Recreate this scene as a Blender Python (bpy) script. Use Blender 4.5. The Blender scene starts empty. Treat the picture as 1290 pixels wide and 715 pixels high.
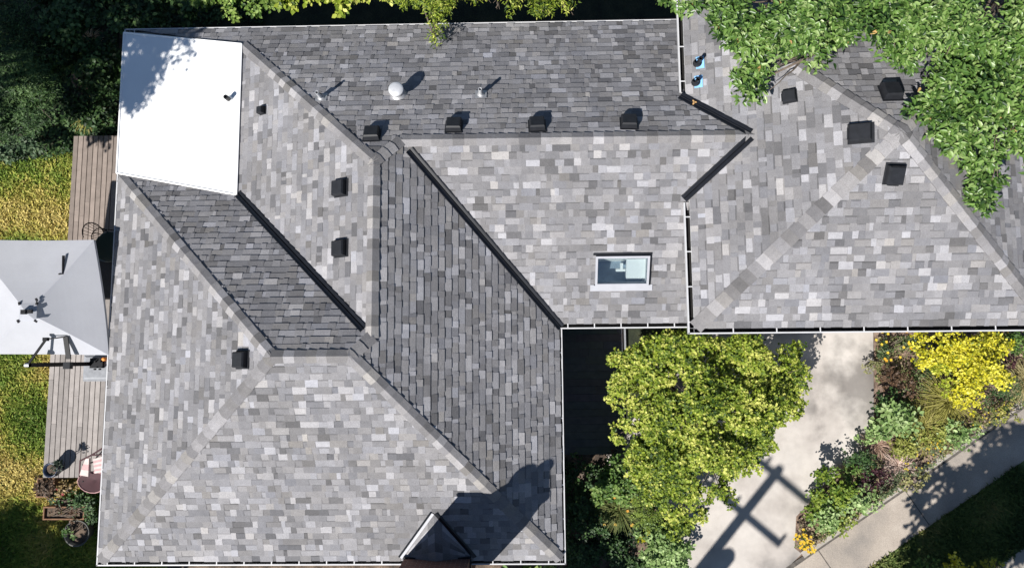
import bpy, math, random
import numpy as np
from mathutils import Vector, Matrix, noise

rnd = random.Random(11)
rng = np.random.default_rng(11)
scene = bpy.context.scene
COL = scene.collection

# ------------------------------------------------------------------ camera, sky, sun
CAM_R = Matrix(((0.999767, 0.010694, 0.018732), (-0.008687, 0.994528, -0.104108), (-0.019743, 0.103921, 0.99439)))
CAM_P = Vector((0.6087, -0.4583, 16.0))
FPX = 859.94
cam_d = bpy.data.cameras.new('camera')
cam = bpy.data.objects.new('camera', cam_d); COL.objects.link(cam)
cam_d.sensor_width = 36.0
cam_d.lens = FPX / 1290 * 36
cam_d.clip_end = 500
cam.matrix_world = Matrix.Translation(CAM_P) @ CAM_R.to_4x4()
scene.camera = cam

SUN_EL, SUN_AZ = math.radians(44), math.radians(49.5)        # light travels towards +x +y
SUN_DIR = Vector((-math.cos(SUN_EL) * math.cos(SUN_AZ), -math.cos(SUN_EL) * math.sin(SUN_AZ), math.sin(SUN_EL)))
world = bpy.data.worlds.new('World'); scene.world = world
world.use_nodes = True
wn = world.node_tree
sky = wn.nodes.new('ShaderNodeTexSky')
sky.sky_type = 'NISHITA'; sky.sun_disc = False
sky.sun_elevation = SUN_EL
sky.air_density = 1.0; sky.dust_density = .2; sky.ozone_density = 3.0
sky.sun_rotation = math.atan2(SUN_DIR.x, SUN_DIR.y) % (2 * math.pi)
wn.links.new(sky.outputs['Color'], wn.nodes['Background'].inputs['Color'])
wn.nodes['Background'].inputs['Strength'].default_value = 0.05
sun_d = bpy.data.lights.new('sun', 'SUN'); sun_d.energy = 5.0; sun_d.angle = math.radians(0.55)
sun_d.color = (1.0, 0.965, 0.915)
sun = bpy.data.objects.new('sun', sun_d); COL.objects.link(sun)
sun.rotation_euler = SUN_DIR.to_track_quat('Z', 'Y').to_euler()
sun.location = (0, 0, 40)
vs = scene.view_settings
scene.display_settings.display_device = 'sRGB'
vs.view_transform = 'Standard'; vs.look = 'None'; vs.gamma = 1.0; vs.use_curve_mapping = False
vs.exposure = 0.74

# ------------------------------------------------------------------ measuring helpers
def ray(px):
    return CAM_R @ Vector(((px[0] - 645) / FPX, -(px[1] - 357.5) / FPX, -1.0))
def at(px, z):
    v = ray(px); return CAM_P + v * ((z - CAM_P.z) / v.z)
def atp(px, pl):
    v = ray(px)
    t = (pl[0] * CAM_P.x + pl[1] * CAM_P.y + pl[2] - CAM_P.z) / (v.z - pl[0] * v.x - pl[1] * v.y)
    return CAM_P + v * t

# ------------------------------------------------------------------ object helpers
def tag(o, label=None, cat=None, group=None, kind=None):
    if label: o['label'] = label
    if cat: o['category'] = cat
    if group: o['group'] = group
    if kind: o['kind'] = kind
    return o
def empty(name, loc, label, cat, group=None):
    o = bpy.data.objects.new(name, None); COL.objects.link(o); o.location = loc
    o.empty_display_size = 0.2
    return tag(o, label, cat, group)
def link(name, me, mats, parent=None, smooth=False):
    o = bpy.data.objects.new(name, me); COL.objects.link(o)
    for m in (mats if isinstance(mats, (list, tuple)) else [mats]): me.materials.append(m)
    if smooth: me.polygons.foreach_set('use_smooth', [True] * len(me.polygons))
    if parent:
        o.parent = parent
        o.matrix_parent_inverse = world_of(parent).inverted()
    return o
def world_of(o):
    m = Matrix.LocRotScale(o.location, o.rotation_euler, o.scale)
    return world_of(o.parent) @ o.matrix_parent_inverse @ m if o.parent else m

class MB:
    """collects polygons with a colour and a material slot, builds one mesh"""
    def __init__(s): s.v = []; s.f = []; s.c = []; s.m = []
    def poly(s, pts, col=(1, 1, 1), mi=0):
        n = len(s.v); s.v += [tuple(p) for p in pts]; s.f.append(tuple(range(n, n + len(pts)))); s.c.append(col); s.m.append(mi)
    def idx(s, verts, faces, col=(1, 1, 1), mi=0):
        n = len(s.v); s.v += [tuple(p) for p in verts]
        for f in faces: s.f.append(tuple(i + n for i in f)); s.c.append(col); s.m.append(mi)
    def box(s, lo, hi, col=(1, 1, 1), mi=0, M=None, taper=1.0):
        x0, y0, z0 = lo; x1, y1, z1 = hi
        cx, cy = (x0 + x1) / 2, (y0 + y1) / 2
        t = lambda x, c: c + (x - c) * taper
        vv = [Vector(p) for p in ((x0, y0, z0), (x1, y0, z0), (x1, y1, z0), (x0, y1, z0), (t(x0, cx), t(y0, cy), z1), (t(x1, cx), t(y0, cy), z1), (t(x1, cx), t(y1, cy), z1), (t(x0, cx), t(y1, cy), z1))]
        if M: vv = [M @ p for p in vv]
        s.idx(vv, [(0, 3, 2, 1), (4, 5, 6, 7), (0, 1, 5, 4), (1, 2, 6, 5), (2, 3, 7, 6), (3, 0, 4, 7)], col, mi)
    def prism(s, pts, z0, z1, col=(1, 1, 1), mi=0):
        n = len(pts)
        a = [(p[0], p[1], z0) for p in pts]; b = [(p[0], p[1], z1) for p in pts]
        s.idx(a + b, [tuple(range(n - 1, -1, -1)), tuple(range(n, 2 * n))] + [(i, (i + 1) % n, n + (i + 1) % n, n + i) for i in range(n)], col, mi)
    def tube(s, pts, radii, seg=8, col=(1, 1, 1), mi=0, cap=True):
        pts = [Vector(p) for p in pts]; rings = []
        if not hasattr(radii, '__len__'): radii = [radii] * len(pts)
        for i, p in enumerate(pts):
            d = (pts[min(i + 1, len(pts) - 1)] - pts[max(i - 1, 0)]).normalized()
            a = d.orthogonal().normalized() if abs(d.z) > .999 or i == 0 else (ra - d * ra.dot(d)).normalized()
            ra = a; b = d.cross(a)
            rings.append([p + (a * math.cos(t) + b * math.sin(t)) * radii[i] for t in [2 * math.pi * k / seg for k in range(seg)]])
        f = []
        for i in range(len(pts) - 1):
            for k in range(seg):
                f.append((i * seg + k, i * seg + (k + 1) % seg, (i + 1) * seg + (k + 1) % seg, (i + 1) * seg + k))
        if cap:
            f.append(tuple(range(seg - 1, -1, -1))); f.append(tuple((len(pts) - 1) * seg + k for k in range(seg)))
        s.idx([p for r in rings for p in r], f, col, mi)
    def lathe(s, prof, M=None, seg=20, col=(1, 1, 1), mi=0):
        vv = []; f = []
        for r, z in prof:
            for k in range(seg):
                t = 2 * math.pi * k / seg; p = Vector((r * math.cos(t), r * math.sin(t), z)); vv.append(M @ p if M else p)
        for i in range(len(prof) - 1):
            for k in range(seg): f.append((i * seg + k, i * seg + (k + 1) % seg, (i + 1) * seg + (k + 1) % seg, (i + 1) * seg + k))
        s.idx(vv, f, col, mi)
    def build(s, name, mats, parent=None, smooth=False):
        me = bpy.data.meshes.new(name); me.from_pydata(s.v, [], s.f); 
        ca = me.color_attributes.new('Col', 'FLOAT_COLOR', 'CORNER')
        arr = np.repeat(np.array([(*c, 1.0) for c in s.c], dtype=np.float32), [len(f) for f in s.f], axis=0)
        ca.data.foreach_set('color', arr.ravel())
        me.polygons.foreach_set('material_index', s.m)
        me.update()
        return link(name, me, mats, parent, smooth)

# ------------------------------------------------------------------ materials
def mat(name, color=(.5, .5, .5), rough=.7, attr=False, var=None, bump=None, metal=0.0, trans=0.0, spec=.5, scale2=None):
    """attr: colour comes from the mesh's own per-piece colour; var=(scale, lo, hi) mottles it; bump=(scale, strength)"""
    m = bpy.data.materials.new(name); m.use_nodes = True
    nt = m.node_tree; N = nt.nodes; L = nt.links
    b = N['Principled BSDF']; b.inputs['Roughness'].default_value = rough; b.inputs['Metallic'].default_value = metal
    b.inputs['Specular IOR Level'].default_value = spec
    if attr:
        a = N.new('ShaderNodeVertexColor'); a.layer_name = 'Col'; src = a.outputs['Color']
    else:
        a = N.new('ShaderNodeRGB'); a.outputs[0].default_value = (*color, 1); src = a.outputs[0]
    tc = N.new('ShaderNodeTexCoord')
    for vr in (var if isinstance(var, list) else [var] if var else []):
        nz = N.new('ShaderNodeTexNoise'); nz.inputs['Scale'].default_value = vr[0]; nz.inputs['Detail'].default_value = 5; nz.inputs['Roughness'].default_value = .6
        L.new(tc.outputs['Object'], nz.inputs['Vector'])
        mr = N.new('ShaderNodeMapRange'); mr.inputs['From Min'].default_value = .3; mr.inputs['From Max'].default_value = .7
        mr.inputs['To Min'].default_value = vr[1]; mr.inputs['To Max'].default_value = vr[2]
        L.new(nz.outputs['Fac'], mr.inputs['Value'])
        mx = N.new('ShaderNodeMix'); mx.data_type = 'RGBA'; mx.blend_type = 'MULTIPLY'; mx.inputs['Factor'].default_value = 1
        L.new(src, mx.inputs['A']); L.new(mr.outputs['Result'], mx.inputs['B']); src = mx.outputs['Result']
    L.new(src, b.inputs['Base Color'])
    if bump:
        nz = N.new('ShaderNodeTexNoise'); nz.inputs['Scale'].default_value = bump[0]; nz.inputs['Detail'].default_value = 4
        L.new(tc.outputs['Object'], nz.inputs['Vector'])
        bp = N.new('ShaderNodeBump'); bp.inputs['Strength'].default_value = bump[1]; bp.inputs['Distance'].default_value = .01
        L.new(nz.outputs['Fac'], bp.inputs['Height']); L.new(bp.outputs['Normal'], b.inputs['Normal'])
    if trans:
        t = N.new('ShaderNodeBsdfTranslucent'); L.new(src, t.inputs['Color'])
        ms = N.new('ShaderNodeMixShader'); ms.inputs['Fac'].default_value = trans
        L.new(b.outputs[0], ms.inputs[1]); L.new(t.outputs[0], ms.inputs[2]); L.new(ms.outputs[0], N['Material Output'].inputs['Surface'])
    return m
def ramp_mat(name, stops, scale, rough=.9, extra=None, bump=None, detail=6):
    """mottled ground: noise through a colour ramp, multiplied by finer noise"""
    m = mat(name, (1, 1, 1), rough, var=extra, bump=bump)
    nt = m.node_tree; N = nt.nodes; L = nt.links
    rgb = [n for n in N if n.type == 'RGB'][0]; tgt = rgb.outputs[0].links[0].to_socket
    tc = [n for n in N if n.type == 'TEX_COORD'][0]
    nz = N.new('ShaderNodeTexNoise'); nz.inputs['Scale'].default_value = scale; nz.inputs['Detail'].default_value = detail
    L.new(tc.outputs['Object'], nz.inputs['Vector'])
    r = N.new('ShaderNodeValToRGB'); e = r.color_ramp.elements
    while len(e) < len(stops): e.new(.5)
    for el, (p, c) in zip(e, stops): el.position = p; el.color = (*c, 1)
    L.new(nz.outputs['Fac'], r.inputs['Fac']); L.new(r.outputs['Color'], tgt)
    return m

M = {}
M['shingle'] = mat('shingle', attr=True, rough=.95, var=[(70, .74, 1.26), (9, .93, 1.07), (.8, .86, 1.1)], bump=(180, .6), spec=.25)
M['underlay'] = mat('roof_underlay', (.05, .05, .05), .9)
M['membrane'] = mat('white_membrane', (.86, .86, .85), .45, var=(1.5, .96, 1.02))
M['black_metal'] = mat('black_metal', (.007, .008, .011), .36, var=(6, .8, 1.5), spec=.4)
M['black_plastic'] = mat('black_plastic', (.012, .013, .016), .5, var=(9, .8, 1.3), spec=.35)
M['white_metal'] = mat('white_metal', (.52, .52, .53), .4, var=(3, .88, 1.04))
M['gutter_dirt'] = mat('gutter_dirt', (.006, .0055, .005), .9, var=(14, .5, 1.5))
M['galv'] = mat('galvanised_metal', (.55, .56, .58), .5, metal=.35, var=(9, .8, 1.1))
M['lead'] = mat('lead_flashing', (.4, .4, .41), .5, metal=.5, var=(14, .8, 1.1))
M['frame_grey'] = mat('frame_grey', (.33, .335, .365), .45, var=(4, .93, 1.05))
M['blue_film'] = mat('blue_film', (.22, .45, .74), .35, var=(12, .85, 1.1))
M['wall'] = mat('painted_siding', (.2, .215, .23), .8, var=(2, .9, 1.05))
M['fascia'] = mat('fascia_paint', (.6, .6, .59), .6, var=(4, .9, 1.05))
M['dry'] = mat('drywall', (.75, .75, .73), .8, var=(3, .95, 1.02))
M['bark'] = mat('bark', (.11, .085, .065), .95, var=(10, .6, 1.4), bump=(40, .8))
M['leaf'] = mat('leaf', attr=True, rough=.55, trans=.3, spec=.35)
M['leaf_gloss'] = mat('leaf_gloss', attr=True, rough=.38, trans=.2, spec=.5)
M['blade'] = mat('grass_blade', attr=True, rough=.65, trans=.25, spec=.3)
M['petal'] = mat('petal', attr=True, rough=.6, trans=.3)
M['fabric_white'] = mat('umbrella_fabric', (.47, .48, .52), .85, var=[(2.5, .96, 1.03), (60, .97, 1.03)], trans=.3)
M['iron'] = mat('dark_metal', (.008, .008, .01), .6, var=(20, .7, 1.4), spec=.25)
M['grey_plastic'] = mat('grey_plastic', (.23, .24, .26), .6, var=(8, .8, 1.1))
M['dark_glass'] = mat('dark_table_glass', (.02, .03, .028), .15)
M['orange'] = mat('orange_plastic', (.75, .25, .04), .5, var=(10, .9, 1.1))
M['maroon'] = mat('maroon_fabric', (.045, .014, .018), .8, var=[(6, .8, 1.2), (80, .9, 1.1)])
M['cushion'] = mat('pale_cushion', attr=True, rough=.85, var=(9, .85, 1.08))
M['blue_pot'] = mat('dark_blue_glaze', (.02, .03, .06), .3)
M['soil'] = ramp_mat('soil', [(.3, (.03, .022, .016)), (.5, (.09, .062, .043)), (.72, (.17, .12, .085))], 3.5, extra=(30, .5, 1.45), bump=(25, 1))
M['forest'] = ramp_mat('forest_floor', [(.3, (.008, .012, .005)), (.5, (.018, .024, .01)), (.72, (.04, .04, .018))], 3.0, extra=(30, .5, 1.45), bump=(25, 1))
M['bedsoil'] = ramp_mat('bed_mulch', [(.3, (.05, .035, .025)), (.5, (.15, .10, .075)), (.72, (.27, .2, .15))], 4.5, extra=(34, .45, 1.5), bump=(30, 1))
M['lawn'] = ramp_mat('lawn_turf', [(.3, (.07, .11, .02)), (.46, (.14, .18, .035)), (.58, (.24, .23, .055)), (.75, (.34, .28, .09))], .8, extra=(28, .55, 1.4), bump=(40, 1))
M['turf_green'] = ramp_mat('green_turf', [(.3, (.03, .06, .014)), (.5, (.06, .1, .025)), (.75, (.12, .14, .04))], 1.3, extra=(30, .6, 1.4), bump=(40, 1))
M['concrete'] = ramp_mat('drive_concrete', [(.32, (.2, .185, .172)), (.45, (.38, .345, .315)), (.56, (.45, .415, .38)), (.75, (.5, .465, .43))], .7, extra=[(3.2, .9, 1.07), (70, .94, 1.06)], bump=(90, .15), rough=.85)
M['walk'] = ramp_mat('walk_aggregate', [(.3, (.23, .205, .18)), (.52, (.33, .285, .24)), (.75, (.42, .37, .315))], 1.0, extra=[(45, .8, 1.2), (160, .8, 1.2)], bump=(160, .4))
M['kerb'] = ramp_mat('kerb_concrete', [(.3, (.26, .235, .2)), (.7, (.36, .33, .29))], 2, extra=(40, .85, 1.1), bump=(90, .3))
M['joint'] = mat('dark_joint', (.09, .08, .07), .95, var=(12, .6, 1.4))
M['deckwood'] = mat('weathered_deck', attr=True, rough=.85, var=[(5, .85, 1.12), (50, .88, 1.12)], bump=(60, .3))
M['porch'] = mat('porch_boards', attr=True, rough=.8, var=(7, .8, 1.15))
M['wood'] = mat('cedar_wood', (.17, .085, .04), .8, var=(9, .7, 1.2), bump=(50, .3))
M['polewood'] = mat('pole_wood', (.14, .1, .075), .9, var=(9, .7, 1.2))
M['clay'] = mat('clay', (.34, .14, .08), .85, var=(8, .8, 1.15))
M['tan_pot'] = mat('grey_pot', (.07, .068, .062), .7, var=(8, .8, 1.1))
# brick for the chimney
m = mat('red_brick', (.2, .08, .055), .9, bump=(60, .4)); nt = m.node_tree
bt = nt.nodes.new('ShaderNodeTexBrick'); bt.inputs['Color1'].default_value = (.19, .075, .05, 1); bt.inputs['Color2'].default_value = (.12, .05, .036, 1)
bt.inputs['Mortar'].default_value = (.25, .22, .2, 1); bt.inputs['Scale'].default_value = 1; bt.inputs['Brick Width'].default_value = .215; bt.inputs['Row Height'].default_value = .075; bt.inputs['Mortar Size'].default_value = .006
tc = [n for n in nt.nodes if n.type == 'TEX_COORD'][0]; mp = nt.nodes.new('ShaderNodeMapping'); mp.inputs['Rotation'].default_value = (math.radians(90), 0, 0)
nt.links.new(tc.outputs['Object'], mp.inputs['Vector']); nt.links.new(mp.outputs['Vector'], bt.inputs['Vector']); nt.links.new(bt.outputs['Color'], nt.nodes['Principled BSDF'].inputs['Base Color'])
M['brick'] = m
# skylight pane: clear glass that lets the sun into the shaft
m = bpy.data.materials.new('skylight_glass'); m.use_nodes = True; nt = m.node_tree
tr = nt.nodes.new('ShaderNodeBsdfTransparent'); tr.inputs['Color'].default_value = (.87, .91, .92, 1)
gl = nt.nodes.new('ShaderNodeBsdfGlossy'); gl.inputs['Roughness'].default_value = .03
mx = nt.nodes.new('ShaderNodeMixShader'); mx.inputs['Fac'].default_value = .14
nt.links.new(tr.outputs[0], mx.inputs[1]); nt.links.new(gl.outputs[0], mx.inputs[2]); nt.links.new(mx.outputs[0], nt.nodes['Material Output'].inputs['Surface'])
M['glass'] = m

# ------------------------------------------------------------------ ground and paving
GZ = -2.7
def sheet(name, pts, z, m, thick=0.0, kind='structure', label=None, cat=None):
    mb = MB()
    if thick: mb.prism(pts, z - thick, z)
    else: mb.poly([(p[0], p[1], z) for p in pts])
    o = mb.build(name, m); tag(o, label, cat, None, kind); return o
P = lambda lst, z=GZ: [at(p, z) for p in lst]
sheet('ground', [(-150, -150), (150, -150), (150, 150), (-150, 150)], GZ - .02, M['soil'])
sheet('back_lawn', P([(110, 715)])[:0] + [Vector((-40, -30, 0)), Vector((-9.0, -30, 0)), Vector((-9.0, 5.3, 0)), at((95, 196), GZ), at((60, 205), GZ), at((0, 214), GZ), Vector((-40, 6, 0))], GZ - .008, M['lawn'])
drive = P([(880, 405), (1100, 405), (1101, 540), (1086, 572), (1040, 612), (1003, 650), (1001, 690), (1010, 697), (986, 720)]) + [at((880, 860), GZ), at((780, 860), GZ), at((862, 720), GZ), at((868, 690), GZ), at((800, 610), GZ), at((765, 585), GZ), at((764, 568), GZ), at((785, 545), GZ), at((840, 470), GZ)]
sheet('driveway', drive, GZ, M['concrete'])
# old damp stain along the right side of the drive
nt = M['concrete'].node_tree; N_ = nt.nodes; L_ = nt.links
bc = N_['Principled BSDF'].inputs['Base Color']; src = bc.links[0].from_socket
tcx = [n for n in N_ if n.type == 'TEX_COORD'][0]; nz = N_.new('ShaderNodeTexNoise'); nz.inputs['Scale'].default_value = 1.6; nz.inputs['Detail'].default_value = 6
L_.new(tcx.outputs['Object'], nz.inputs['Vector'])
ds = N_.new('ShaderNodeVectorMath'); ds.operation = 'DISTANCE'; ds.inputs[1].default_value = at((1088, 490), GZ); L_.new(tcx.outputs['Object'], ds.inputs[0])
ad = N_.new('ShaderNodeMath'); ad.operation = 'MULTIPLY_ADD'; ad.inputs[1].default_value = 3.2; L_.new(nz.outputs['Fac'], ad.inputs[0]); L_.new(ds.outputs['Value'], ad.inputs[2])
mr = N_.new('ShaderNodeMapRange'); mr.inputs['From Min'].default_value = 1.9; mr.inputs['From Max'].default_value = 3.0; mr.inputs['To Min'].default_value = .5; mr.inputs['To Max'].default_value = 1.0
L_.new(ad.outputs[0], mr.inputs['Value'])
mx = N_.new('ShaderNodeMix'); mx.data_type = 'RGBA'; mx.blend_type = 'MULTIPLY'; mx.inputs['Factor'].default_value = 1
L_.new(src, mx.inputs['A']); L_.new(mr.outputs['Result'], mx.inputs['B']); L_.new(mx.outputs['Result'], bc)
kl = (at((1310, 492), GZ) - at((997, 708), GZ)).normalized(); kn = Vector((kl.y, -kl.x, 0))
k0 = at((975, 722), GZ) - kl * 6; k1 = at((997, 708), GZ) + kl * 16
def band(o0, o1, a=None, b=None):
    a = a or k0; b = b or k1
    return [a + kn * o0, a + kn * o1, b + kn * o1, b + kn * o0]
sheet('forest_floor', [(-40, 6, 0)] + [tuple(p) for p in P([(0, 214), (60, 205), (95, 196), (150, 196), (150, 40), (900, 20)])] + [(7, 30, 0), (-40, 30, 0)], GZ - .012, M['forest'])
sheet('border_shade_sheet', P([(786, 400), (892, 400), (842, 470), (786, 548)]), GZ - .009, M['forest'])  # near-black sheet, paints in the shade under the maple crown
sheet('bed_soil', P([(1101, 405), (1330, 405), (1330, 500), (1010, 700), (1001, 690), (1003, 650), (1040, 612), (1086, 572), (1101, 540)]), GZ - .004, M['bedsoil'])
sheet('kerb', band(-.12, .05, at((1012, 700), GZ)), GZ + .01, M['kerb'], .03)
sheet('walk_joint', band(.04, .16), GZ + .002, M['joint'])
sheet('sidewalk', band(.15, 1.22), GZ + .005, M['walk'], .03)
sheet('verge_lawn', band(1.2, 3.0), GZ - .006, M['turf_green'])
sheet('street_kerb', band(3.0, 9), GZ + .004, M['kerb'], .03)
jn = MB()
for s in (4.55, 7.3, 10.1):
    a = k0 + kl * s; jn.poly([(*(a + kn * .16).xy, GZ + .008), (*(a + kn * 1.2).xy, GZ + .008), (*(a + kl * .025 + kn * 1.2).xy, GZ + .008), (*(a + kl * .025 + kn * .16).xy, GZ + .008)])
tag(jn.build('sidewalk_joint', M['joint']), kind='structure')

# ------------------------------------------------------------------ the house
V = dict(SW=(-9.250, -5.151, 0), SE=(1.465, -5.151, 0), se2=(1.465, .154, 0), NW=(-9.250, 7.673, 0), A=(-4.453, -.443, 2.405), B=(-2.876, -.443, 2.405), wn=(-9.250, 4.030, 0), S1=(-2.504, -.059, 2.199), N1=(-2.504, 3.583, 2.199), Rw=(-1.993, 4.110, 1.916), gSW=(4.092, -.032, 1.329), gA=(7.95, 3.789, 2.989), gNW=(4.092, 7.610, 1.329), gNE=(11.798, 7.610, 1.329), gSE=(11.798, -.032, 1.329), gw=(5.446, 4.110, 1.916), gv1=(4.092, 5.202, 1.329), gv2=(4.092, 2.898, 1.329), FN=(-6.140, 7.043, .338), FS=(-6.140, 3.401, .338), FW=(-9.250, 4.030, 0), wS=(4.55, .154, 0), wSv=(4.55, 3.31, 1.527), wN=(4.55, 7.673, 0), wNv=(4.55, 4.84, 1.524))
V = {k: Vector(v) for k, v in V.items()}
PL = dict(W=(.5012, 0, 4.6365), E=(-.554, 0, .8114), S=(0, .5108, 2.6309), N=(0, -.5376, 4.125), w=(0, .4842, -.0744), n=(0, -.5376, 2.1667), D=(.5115, 0, 3.4792), F=(.1088, 0, 1.0067), gW=(.4335, 0, -.4449), gS=(0, .4345, 1.3425), gN=(0, -.4345, 4.6353), gE=(-.4345, 0, 6.4551))
house = empty('house', (-3.9, 1.2, GZ), 'grey shingled house with hipped roofs, white flat roof section and black valleys', 'house')

def frame_of(k):
    a, b, c = PL[k]; n = Vector((-a, -b, 1)).normalized()
    up = Vector((a, b, a * a + b * b)).normalized(); u = up.cross(n).normalized()
    return u, up, n
def clip(poly, win):
    """Sutherland-Hodgman: 2-D poly against the counter-clockwise convex window"""
    out = poly
    for i in range(len(win)):
        ax, ay = win[i]; bx, by = win[(i + 1) % len(win)]; inp = out; out = []
        if not inp: return out
        side = lambda p: (bx - ax) * (p[1] - ay) - (by - ay) * (p[0] - ax)
        for j in range(len(inp)):
            p, q = inp[j - 1], inp[j]; sp, sq = side(p), side(q)
            if (sp >= 0) != (sq >= 0):
                t = sp / (sp - sq); out.append((p[0] + (q[0] - p[0]) * t, p[1] + (q[1] - p[1]) * t))
            if sq >= 0: out.append(q)
    return out
def area(p): return abs(sum(p[i - 1][0] * p[i][1] - p[i][0] * p[i - 1][1] for i in range(len(p)))) / 2

EXPO = .16
def shingle_colour(r):
    t = r.random()
    if t < .50: g = r.gauss(.196, .018)
    elif t < .66: g = r.uniform(.155, .185)
    elif t < .75: g = r.uniform(.1, .145)
    elif t < .90: g = r.uniform(.225, .27)
    else: g = r.uniform(.28, .345)
    w = r.gauss(.0, .013)
    if r.random() < .05: w += .03
    return (g * (1.0 + w), g * (.982 + w * .3), g * (1.022 - w * 1.2))
def slope(k, names, label=None, eave_gap=.0, holes=(), v_start=None):
    """one roof plane covered course by course with laminated shingle tabs"""
    u, up, n = frame_of(k); pts = [V[x] for x in names]
    o = min(pts, key=lambda p: p.z).copy()
    poly = [((p - o).dot(u), (p - o).dot(up)) for p in pts]
    if sum(poly[i - 1][0] * poly[i][1] - poly[i][0] * poly[i - 1][1] for i in range(len(poly))) < 0: poly.reverse()
    hole = [[((p - o).dot(u), (p - o).dot(up)) for p in h] for h in holes]
    r = random.Random(hash_name(k)); mb = MB()
    umin = min(p[0] for p in poly); umax = max(p[0] for p in poly); vmax = max(p[1] for p in poly)
    W3 = lambda a, b, h: o + u * a + up * b + n * h
    v = eave_gap; row = 0
    while v < vmax:
        x = umin - r.uniform(0, .5); hi = r.random() < .5
        vc = v + EXPO * .5
        while x < umax:
            w = r.choice((.085, .12, .15, .17, .19, .22, .27, .34)) * r.uniform(.85, 1.15)
            hi = not hi if r.random() < .85 else hi
            c = shingle_colour(r)
            t0 = .024 if hi else .014; wob = r.uniform(-.003, .003)
            lo_v = v + wob - (.004 if hi else 0)
            bands = [(lo_v, v + EXPO + .004, c)]
            if not hi and r.random() < .75:              # printed shadow band on the lower lamination
                sb = v + EXPO * r.uniform(.76, .86); bands = [(lo_v, sb, c), (sb, v + EXPO + .004, tuple(q * .62 for q in c))]
            for (b0, b1, cc) in bands:
                rects = [(x, b0, x + w, b1)]
                for h in hole:
                    hx0, hx1 = min(p[0] for p in h), max(p[0] for p in h); hy0, hy1 = min(p[1] for p in h), max(p[1] for p in h)
                    nr = []
                    for (a0, c0, a1, c1) in rects:
                        if a1 <= hx0 or a0 >= hx1 or c1 <= hy0 or c0 >= hy1: nr.append((a0, c0, a1, c1)); continue
                        if a0 < hx0: nr.append((a0, c0, hx0, c1))
                        if a1 > hx1: nr.append((hx1, c0, a1, c1))
                        m0, m1 = max(a0, hx0), min(a1, hx1)
                        if c0 < hy0: nr.append((m0, c0, m1, hy0))
                        if c1 > hy1: nr.append((m0, hy1, m1, c1))
                    rects = nr
                for (a0, c0, a1, c1) in rects:
                    q = clip(poly, [(a0, c0), (a1, c0), (a1, c1), (a0, c1)])
                    if len(q) < 3 or area(q) < 4e-5: continue
                    hgt = lambda b: t0 + (.004 - t0) * min(max((b - v) / EXPO, 0), 1)
                    mb.poly([W3(a, b, hgt(b)) for a, b in q], cc)
                    bot = [p for p in q if abs(p[1] - lo_v) < 1e-5]
                    if len(bot) >= 2:
                        e0, e1 = min(bot), max(bot)
                        mb.poly([W3(e0[0], e0[1], -.002), W3(e1[0], e1[1], -.002), W3(e1[0], e1[1], t0), W3(e0[0], e0[1], t0)], tuple(q * .55 for q in c))
            x += w
        v += EXPO; row += 1
    ob = mb.build('roof_slope', M['shingle'], house)
    if label: ob['label'] = label
    # the deck board below the shingles
    ub = MB()
    deckp = clip(poly, [(-60, eave_gap + .004), (60, eave_gap + .004), (60, 60), (-60, 60)])
    if not holes: ub.poly([W3(a, b, -.012) for a, b in deckp])
    else:
        hx0, hx1 = min(p[0] for p in hole[0]), max(p[0] for p in hole[0]); hy0, hy1 = min(p[1] for p in hole[0]), max(p[1] for p in hole[0])
        B = 50
        for rc in ((-B, -B, hx0, B), (hx1, -B, B, B), (hx0, -B, hx1, hy0), (hx0, hy1, hx1, B)):
            q = clip(deckp, [(rc[0], rc[1]), (rc[2], rc[1]), (rc[2], rc[3]), (rc[0], rc[3])])
            if len(q) > 2: ub.poly([W3(a, b, -.012) for a, b in q])
    ub.build('roof_decking', M['underlay'], ob)
    return ob
def hash_name(s): return sum((i + 3) * ord(c) * 37 for i, c in enumerate(s))

# skylight opening first, the wing's slope is cut for it
sk = [atp(p, PL['w']) for p in ((749, 358), (816, 358), (816, 321), (749, 321))]
su, sup, sn = frame_of('w')
so = sk[0]; sw_ = (sk[1] - sk[0]).dot(su); sh_ = (sk[3] - sk[0]).dot(sup)
SKM = Matrix.Translation(so) @ Matrix((su, sup, sn)).transposed().to_4x4()
sk_hole = [SKM @ Vector(p) for p in ((.05, .05, 0), (sw_ - .05, .05, 0), (sw_ - .05, sh_ - .05, 0), (.05, sh_ - .05, 0))]

slope('W', ['SW', 'A', 'wn'], 'large sunlit west slope along the deck', .08)
slope('S', ['SW', 'SE', 'B', 'A'], 'sunlit south slope with the chimney', .128)
slope('E', ['SE', 'se2', 'Rw', 'N1', 'S1', 'B'], 'darker east slope facing the driveway', .08)
slope('n', ['wn', 'A', 'B', 'S1', 'FS'], 'darkest slope below the white flat roof', 0)
slope('D', ['FS', 'S1', 'N1', 'FN'], 'pale slope beside the white flat roof', 0)
slope('N', ['NW', 'wN', 'wNv', 'gw', 'Rw', 'N1', 'FN'], 'long back slope with silver pipes', .08)
slope('w', ['se2', 'wS', 'wSv', 'gw', 'Rw'], 'front slope with the skylight', .128, [sk_hole])
slope('gW', ['gSW', 'gA', 'gNW', 'gv1', 'gw', 'gv2'], 'slope with two blue flashed pipes', .128)
slope('gS', ['gSW', 'gSE', 'gA'], 'sunlit triangular slope above driveway', .128)
slope('gN', ['gNW', 'gA', 'gNE'], 'slope shaded by the overhanging tree', .08)
slope('gE', ['gSE', 'gNE', 'gA'], None, .08)

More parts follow.
